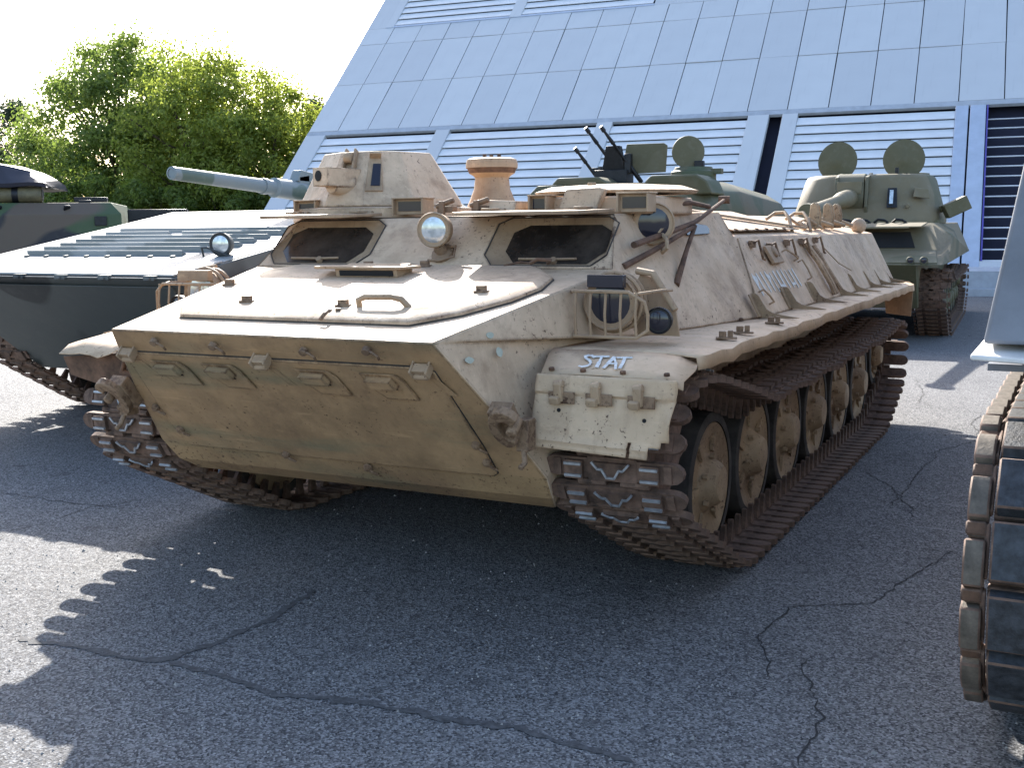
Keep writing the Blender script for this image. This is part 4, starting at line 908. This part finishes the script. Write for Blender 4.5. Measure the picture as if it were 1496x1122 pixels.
# ================================================================ olive self-propelled howitzer
how = thing('self_propelled_howitzer', 'olive tracked howitzer with rounded turret and two round hatches standing open', 'armoured vehicle', (-.2, 11.6, 0), R(3.2))
mb = MB()
sec = [[(1.10, .42, .48), (1.38, -.02, 1.03)], ]
P = {'a': (1.36, -.02, 1.035), 'b': (1.30, .62, 1.20), 'c': (1.12, .92, 1.50), 'd': (1.42, .22, 1.05), 'e': (1.16, 1.1, 1.56), 'f': (1.20, 6.9, 1.56), 'g': (1.42, 6.9, 1.05), 'h': (1.05, .0, 1.02), 'i': (1.05, .5, .45), 'j': (1.05, 6.7, .45), 'k': (1.05, 6.9, 1.05), 'l': (1.42, 1.0, 1.40)}
def q2(*ks):
    mb.add([P[k] for k in ks], [tuple(range(len(ks)))]); mb.add([mx(P[k]) for k in ks], [tuple(range(len(ks)))])
def qc(*ks): mb.add([P[k] for k in ks] + [mx(P[k]) for k in ks[::-1]], [tuple(range(2*len(ks)))])
qc('a', 'b'); qc('b', 'c'); qc('c', 'e'); qc('e', 'f'); qc('f', 'k'); qc('h', 'i'); qc('i', 'j'); qc('j', 'k'); qc('a', 'h')
q2('a', 'd', 'l', 'b'); q2('b', 'l', 'e', 'c'); q2('l', 'g', 'f', 'e'); q2('d', 'g', 'l'); q2('h', 'i', 'j', 'k'); q2('a', 'd', 'g', 'k', 'h')
mb.build('hull', M['howitzer'], how, .008)
mb = MB(); mb.prism([(-1.0, .655, 1.235), (.98, .655, 1.235), (.90, .84, 1.44), (-.92, .84, 1.44)], (0, -.012, .004)); mb.build('driver_windscreen', M['dark'], how)
mb = MB(); mb.prism([(-1.05, .62, 1.50), (1.05, .62, 1.50), (1.10, .98, 1.55), (-1.10, .98, 1.55)], (0, 0, .018)); mb.tube([(-1, .6, 1.50), (.9, .6, 1.50)], .014, 7); mb.build('visor_plate', M['howitzer'], how, .004)
mb = MB(); mb.prism([(-1.1, .03, 1.05), (1.30, .03, 1.05), (1.24, .55, 1.19), (-1.05, .55, 1.19)], (0, 0, .012)); mb.build('trim_vane', M['howitzer'], how, .004)
for x in (.98, 1.14): lamp('headlight', (x, .02, 1.09), (.05, -1, 0), .05, M['howitzer'], M['dlens'], .08, how, 14)
for i in range(6):
    mb = MB(); x = -.5+.23*i; mb.tube([(x, .95+.05*(i % 2), 1.57), (x+.05, .93, 1.61), (x+.13, .97, 1.60), (x+.18, .95, 1.565)], .018, 6); mb.build('roof_fitting', M['black'], how)
# turret: loft with cheeks either side of the mantlet
tx, ty = .12, 3.05; rings = []
for z, rx, ry, of in [(1.56, 1.09, 1.20, 0), (1.64, 1.09, 1.20, 0), (2.20, .93, 1.0, .06), (2.25, .90, .97, .07), (2.27, .84, .90, .08)]:
    rings.append([(tx + rx*math.copysign(abs(math.cos(a))**.6, math.cos(a)), ty+of + ry*math.copysign(abs(math.sin(a))**.6, math.sin(a)), z) for a in [R(i*10) for i in range(36)]])
mb = MB(); mb.loft(rings); ht = mb.build('turret', M['howitzer'], how)
mb = MB(); mb.lathe([(-.20, .30), (-.19, .33), (.19, .33), (.20, .30)], (tx-.16, ty-.86, 1.95), (1, 0, 0), 26)
for dx in (-.37, .05): mb.prism([(tx+dx-.02+.02, ty-1.12, 1.62), (tx+dx, ty-1.20, 1.80), (tx+dx, ty-1.12, 2.22), (tx+dx, ty-.6, 2.30), (tx+dx, ty-.5, 1.62)], (.045, 0, 0))
mb.build('mantlet', M['green'], ht, .006)
mb = MB(); g0 = Vector((tx-.16, ty-1.10, 1.93)); g1 = Vector((tx-.22, ty-4.4, 1.70)); dv = g1-g0
mb.box(g0+Vector((0, 0, .14)), (.34, .20, .17)); mb.tube([g0-dv*.05, g0+dv*.22, g0+dv*.23, g0+dv*.30, g0+dv*.31, g0+dv*.95, g0+dv*.955, g1], [.13, .12, .105, .10, .085, .07, .10, .10], 20); mb.build('gun_barrel', M['howitzer'], ht, .004)
for hxx, tl in ((-.46, -10), (.50, 6)):
    c = Vector((tx+hxx-.02, ty-.15, 2.50)); ax = Vector((math.sin(R(tl)), -1, .10))
    mb = MB(); mb.lathe([(-.02, .001), (-.02, .275), (-.005, .30), (.015, .30), (.02, .275), (.022, .10), (.03, .085), (.031, .001)], c, ax, 32); hc = mb.build('round_hatch', M['olive'], ht)
    mb = MB(); mb.box((c.x, c.y+.0, 2.26), (.12, .07, .08)); mb.lathe([(-.10, .025), (.10, .025)], (c.x, c.y, 2.28), (1, 0, 0), 10); mb.build('hatch_hinge', M['black'], hc, .004)
    mb = MB(); mb.lathe([(2.20, .33), (2.30, .33), (2.305, .29), (2.27, .28)], (tx+hxx, ty+.15, 0), (0, 0, 1), 30); mb.build('hatch_ring', M['howitzer'], ht)
mb = MB(); mb.prism([(tx+.36, ty-1.16, 1.78), (tx+.50, ty-1.13, 1.78), (tx+.48, ty-1.03, 2.06), (tx+.36, ty-1.06, 2.06)], (0, -.03, 0)); sb = mb.build('sight_port', M['black'], ht, .004); mb = MB(); mb.box((tx+.42, ty-1.165, 1.93), (.05, .02, .20), (R(-15), 0, 0)); mb.build('sight_glass', M['lens'], sb)
mb = MB(); mb.box((tx+.44, ty-.72, 2.29), (.05, .05, .14)); mb.box((tx+.44, ty-.70, 2.25), (.30, .12, .04)); mb.build('sight_post', M['black'], ht, .004)
mb = MB(); mb.prism([(tx+.70, ty-.98, 1.93), (tx+.92, ty-.90, 1.90), (tx+.90, ty-.84, 2.04), (tx+.72, ty-.90, 2.06)], (0, -.09, 0)); mb.lathe([(0, .035), (.05, .035), (.051, .001)], (tx+.64, ty-1.10, 1.80), (0, -1, 0), 10); mb.build('turret_bin', M['howitzer'], ht, .01)
mb = MB(); mb.box((1.38, 2.4, 1.78), (.34, .22, .20), (0, R(-25), .3)); mb.tube([(1.05, 2.6, 1.75), (1.35, 2.4, 1.76)], .05, 9); mb.build('range_lamp', M['olive'], ht, .012)
hlk = steel_link(.125, .20, name='track_link', worn=False)
cir = [(.92, .66, .27)] + [(1.62+.70*k, .37, .35) for k in range(7)] + [(6.45, .55, .26)]
hp_ = track_path(cir, .1, .73); running_gear(how, 1.20, [(1.62+.70*k, .37) for k in range(7)], (.92, .66, .24), (6.45, .55, .23), hp_, .125, hlk, M['olive'], .33, .05, skip=lambda y, z: False)

# ================================================================ green vehicle with triple anti-aircraft guns
aa = thing('anti_aircraft_carrier', 'green armoured carrier with three black anti-aircraft barrels, a shield and open round hatch', 'armoured vehicle', (-3.42, 12.3, 0), R(3))
mb = MB()
secs = []
for y, zt, wx in [(0, 2.02, 1.30), (.35, 2.20, 1.36), (2.2, 2.24, 1.40), (5.6, 2.10, 1.40), (6.0, 1.8, 1.35)]:
    secs.append([(-1.42 if y > .2 else -1.3, y, 1.0), (1.42 if y > .2 else 1.3, y, 1.0), (1.42 if y > .2 else 1.3, y, 1.70), (wx-.12, y, zt-.16), (wx-.38, y, zt), (-wx+.38, y, zt), (-wx+.12, y, zt-.16), (-1.42 if y > .2 else -1.3, y, 1.70)])
mb.loft(secs); mb.build('hull', M['green'], aa, .03, 3)
mb = MB(); mb.prism([(-1.1, 0, .5), (1.1, 0, .5), (1.1, 6, .5), (-1.1, 6, .5)], (0, 0, .55)); mb.build('lower_hull', M['green'], aa)
cir = [(.6, .62, .30), (1.3, .38, .35), (2.3, .38, .35), (3.4, .38, .35), (4.5, .38, .35), (5.5, .6, .28)]
for s in (-1, 1): band(aa, track_path(cir), s*1.25, .36)
mb = MB(); mb.prism([(-1.44, -.05, 2.04), (-1.30, -.05, 2.17), (-.90, -.05, 2.18), (-.90, -.05, 1.95), (-1.44, -.05, 1.95)], (0, .5, 0)); mb.build('side_bin', M['green'], aa, .02)
for s_, (x0, x1) in ((0, (-1.10, -.20)), (1, (.36, 1.28))):
    mb = MB(); mb.prism([(x0, .05, 2.20), (x0+.1, .02, 2.285), (x1-.14, .02, 2.285), (x1, .05, 2.20), (x1+.08, .1, 2.0), (x0-.04, .1, 2.0)], (0, .8, 0)); mb.build('roof_fairing', M['green'], aa, .03, 3)
mb = MB(); mb.lathe([(2.22, .34), (2.36, .34), (2.38, .30), (2.43, .28), (2.44, .001)], (.85, .95, 0), (0, 0, 1), 30); mb.box((1.18, .95, 2.36), (.22, .16, .08)); mb.build('cupola', M['green'], aa, .006)
mb = MB(); mb.lathe([(-.02, .001), (-.02, .22), (0, .245), (.02, .24), (.03, .10), (.031, .001)], (.80, .82, 2.65), (.35, -1, .1), 28); mb.build('round_hatch', M['olive'], aa)
mb = MB(); mb.box((.98, .80, 2.47), (.14, .10, .09)); mb.build('cupola_sight', M['black'], aa, .01)
gb = Vector((-.30, .75, 2.25)); dg = Vector((-.42, -.45, .72)).normalized()
def gun(c, L, nm):
    mb = MB(); mb.tube([c-dg*.4, c, c+dg*.02, c+dg*L*.5, c+dg*(L*.52), c+dg*(L-.10), c+dg*(L-.09), c+dg*L], [.035, .035, .026, .022, .032, .020, .034, .030], 12); mb.build(nm, M['black'], gm_)
mb = MB(); mb.box(gb+Vector((-.05, 0, .05)), (.52, .35, .22)); mb.lathe([(-.12, .16), (.0, .16)], gb+Vector((0, 0, .0)), (0, 0, 1), 18); mb.prism([gb+Vector(p) for p in [(-.22, -.1, .1), (.16, -.1, .1), (.10, -.18, .52), (-.12, -.18, .52)]], (0, .12, 0)); mb.box(gb+Vector((.20, -.05, .25)), (.10, .12, .3)); mb.box(gb+Vector((-.32, -.05, .18)), (.2, .05, .05)); gm_ = mb.build('gun_mount', M['black'], aa, .008)
gun(gb+Vector((-.10, -.08, .32)), .62, 'gun_barrel'); gun(gb+Vector((.18, -.08, .28)), .68, 'gun_barrel'); gun(gb+Vector((-.28, -.10, .04)), .60, 'gun_barrel')
mb = MB(); mb.prism([gb+Vector(p) for p in [(.02, .12, .10), (.72, .18, .12), (.74, .20, .52), (.68, .21, .56), (.10, .16, .56)]], (0, .018, 0)); mb.build('gun_shield', M['olive'], aa, .01)

# ================================================================ camouflaged tank under tarpaulin
lt = thing('covered_tank', 'green, black and brown camouflaged tank with dark tarpaulin and a long tube on its deck', 'tank', (-12.3, 11.2, 0), R(41))
mb = MB(); prof = [(0, .9), (0, 1.86), (.16, 2.06), (3.2, 2.06), (3.3, 1.86), (3.3, .9)]
xr = [(-.0, -.22), ]
Rr = [(0-(.18 if z > 2 else 0), y, z) for y, z in prof]; Ll = [(-8.5, y, z) for y, z in prof]
mb.loft([Ll, Rr]); mb.build('hull', M['tank_camo'], lt, .012)
mb = MB(); mb.prism([(-8.3, .5, .5), (-.3, .5, .5), (-.3, 2.8, .5), (-8.3, 2.8, .5)], (0, 0, .45)); mb.build('lower_hull', M['tank_camo'], lt)
for yy in (.35, 2.95):
    mb = MB(); pts = [(-.6, .95), (-.25, .7), (-.6, .35), (-1.0, .03), (-7.6, .03), (-8.2, .4), (-8.3, .7), (-7.9, .95)]
    mb.prism([(x, yy-.25, z) for x, z in pts], (0, .5, 0)); mb.build('track', M['track'], lt)
mb = MB(); mb.tube([(-8, .32, 2.21), (-1.32, .32, 2.20)], .135, 20)
for x in (-5.0, -4.1, -2.95, -1.75): mb.lathe([(-.05, .142), (.05, .142)], (x, .32, 2.205), (1, 0, 0), 20, 1)
mb.lathe([(0, .10), (.02, .10), (.021, .001)], (-1.33, .32, 2.20), (1, 0, 0), 18, 1); mb.build('deck_tube', [M['tube_paint'], M['black']], lt)
mb = MB(); rg = []
rdd = random.Random(4)
for x, yt, zt in [(-8.5, .25, 3.28), (-5.5, .25, 3.27), (-3.25, .25, 3.26), (-3.0, .28, 3.18), (-2.72, .30, 2.88), (-2.45, .32, 2.80), (-1.85, .30, 2.70), (-1.5, .35, 2.62), (-1.25, .40, 2.46), (-1.22, .5, 2.36)]:
    ring = []
    for k, (y, z) in enumerate([(.12, 2.34), (.10, 2.40), (yt*.55, 2.34+(zt-2.34)*.55), (yt, zt), (1.6, zt+.03), (2.6, zt-.02), (2.9, 2.34)]): ring.append((x+rdd.uniform(-.03, .03), y+rdd.uniform(-.03, .03), z+rdd.uniform(-.02, .02)))
    rg.append(ring)
mb.loft(rg); o = mb.build('tarpaulin', M['tarp'], lt, smooth=30)
mb = MB(); mb.box((-.55, .55, 2.12), (.55, .25, .08)); mb.box((-.62, .25, 2.08), (.2, .15, .05)); mb.build('engine_grille', M['black'], lt, .01)
mb = MB(); mb.box((.55, 1.1, 1.78), (1.05, .5, .34)); mb.build('stowage_box', M['black'], lt, .02)
mb = MB(); mb.box((-.35, -.02, 1.74), (.20, .03, .16)); mb.build('tail_lamp', M['black'], lt, .006)
for k in range(6):
    mb = MB(); x = -.9-k*1.1; mb.box((x, .06, 1.97), (.10, .04, .09), (R(35), 0, R(30))); mb.build('deck_cleat', M['black'], lt, .006)

# ================================================================ grey tank at the camera's side: track, fender, bow
gt = thing('grey_tank', 'blue-grey battle tank with rubber-padded track standing opposite the tan carrier', 'tank', (4.335, -.6, 0))
def pad_link(p=.165, w=.60):
    mb = MB()   # steel slots 0, rubber 1, dusty connector 2
    for s in (-1, 1):
        hw = w*.5-.075; mb.box((s*(.012+hw/2), 0, .028), (hw-.012, p*.90, .05), (0, 0, 0), 1); mb.box((s*(.012+hw/2), 0, -.008), (hw-.006, p*.95, .035), (0, 0, 0), 0)
        mb.prism([(s*(hw+.012), -p*.44, .03), (s*(hw+.026), -p*.40, .012), (s*(hw+.026), p*.40, .012), (s*(hw+.012), p*.44, .03)], (0, 0, -.035), 0)
        for q in (-.28, .28): mb.lathe([(0, .02), (.045, .02), (.05, .015), (.051, .001)], (s*(w*.5-.062), q*p, 0), (s, 0, 0), 10, 2)
        mb.prism([(s*(w*.5-.055), -p*.56, -.028), (s*(w*.5-.055), p*.16, -.028), (s*(w*.5-.055), p*.16, .034), (s*(w*.5-.055), -p*.18, .046), (s*(w*.5-.055), -p*.56, .030)], (s*.05, 0, 0), 2)
        mb.box((s*(w*.5-.03), p*.33, .0), (.05, p*.22, .042), (0, 0, 0), 3)
    mb.prism([(-.012, -p*.3, -.02), (.012, -p*.3, -.02), (.012, p*.3, -.02), (-.012, p*.3, -.02)], (0, 0, -.1), 0)
    me = mb.mesh('track_link', [M['track'], M['pad'], M['connector'], M['rust']], 30)
    bm = bmesh.new(); bm.from_mesh(me); bmesh.ops.bevel(bm, geom=[e for e in bm.edges if e.calc_length() > .02 and len(e.link_faces) == 2 and e.calc_face_angle(0) > .6], offset=.005, segments=1, affect='EDGES', profile=.5); bm.to_mesh(me); bm.free(); return me
M['pad'] = plain('worn_rubber_pad', (.032, .035, .041), .6, 0, .7, 22, .9)
M['connector'] = plain('dusty_steel', (.105, .085, .065), .75, .2, .6, 14, .5)
pl = pad_link(); gw = [(1.35+.80*k, .41) for k in range(6)]
cir = [(.50, .64, .355)] + [(y, z, .37) for y, z in gw] + [(6.2, .62, .33)]
gp = track_path(cir); 
for s in (-1, 1): lay_track(gt, gp, .165, s*1.44, pl, jit=.02)
gwm = wheel_mesh(.33, .16, M['grey_tank'])
for s in (-1, 1):
    for y, z in gw: put('road_wheel', gwm, gt, (s*1.48, y, z), (0, 0, 0 if s > 0 else math.pi))
    put('idler_wheel', gwm, gt, (s*1.48, .50, .64), (0, 0, 0 if s > 0 else math.pi)); put('drive_sprocket', sprocket_mesh(.30, M['track']), gt, (s*1.44, 6.2, .62))
mb = MB(); HP = [(.0, .95), (.45, 1.24), (6.6, 1.24), (6.9, 1.1), (6.6, .5), (.9, .5)]
mb.prism([(-1.1, y, z) for y, z in HP], (2.2, 0, 0)); mb.build('hull', M['grey_tank'], gt, .01)
mb = MB(); lo_ = [(-1.735, .42, 1.245), (1.735, .42, 1.245), (1.735, 6.7, 1.245), (-1.735, 6.7, 1.245)]; hi_ = [(-1.58, .60, 2.25), (1.58, .60, 2.25), (1.58, 6.4, 2.25), (-1.58, 6.4, 2.25)]
mb.loft([lo_, hi_]); mb.build('upper_hull', M['grey_tank'], gt, .012)
for s in (-1, 1):
    mb = MB(); mb.prism([(s*1.76, .37, 1.205), (s*1.05, .33, 1.18), (s*1.05, .60, 1.218), (s*1.745, .60, 1.228)], (0, 0, .016)); mb.build('fender_lip', M['pale_metal'], gt, .005)
for s in (-1, 1):
    mb = MB(); mb.prism([(s*1.735, .62, 1.15), (s*1.05, .62, 1.15), (s*1.05, 6.8, 1.15), (s*1.735, 6.8, 1.15)], (0, 0, .02)); mb.build('fender', M['grey_tank'], gt)
    mb = MB(); mb.prism([(s*1.60, .75, 1.15), (s*1.50, .75, 1.15), (s*1.50, .75, 1.06), (s*1.58, .75, 1.06)], (0, .08, 0)); mb.tube([(s*1.55, .8, 1.15), (s*1.55, .72, 1.08)], .02, 7); mb.build('fender_stay', M['rust'], gt, .004)
mb = MB(); mb.lathe([(2.22, 1.0), (2.32, 1.0), (2.6, .8), (2.7, .5), (2.72, .001)], (0, 4.0, 0), (0, 0, 1), 36); tt_ = mb.build('turret', M['grey_tank'], gt)
mb = MB(); mb.tube([(0, 3.2, 2.45), (0, -.6, 2.5)], [.12, .075], 18); mb.build('gun_barrel', M['grey_tank'], tt_)
mb = MB(); mb.box((-1.70, 2.35, 1.80), (.06, .06, .34), (0, 0, .2)); mb.lathe([(0, .03), (.03, .03), (.031, .001)], (-1.72, 2.3, 1.95), (0, -1, 0), 9); mb.build('lamp_bracket', M['olive'], gt, .004)
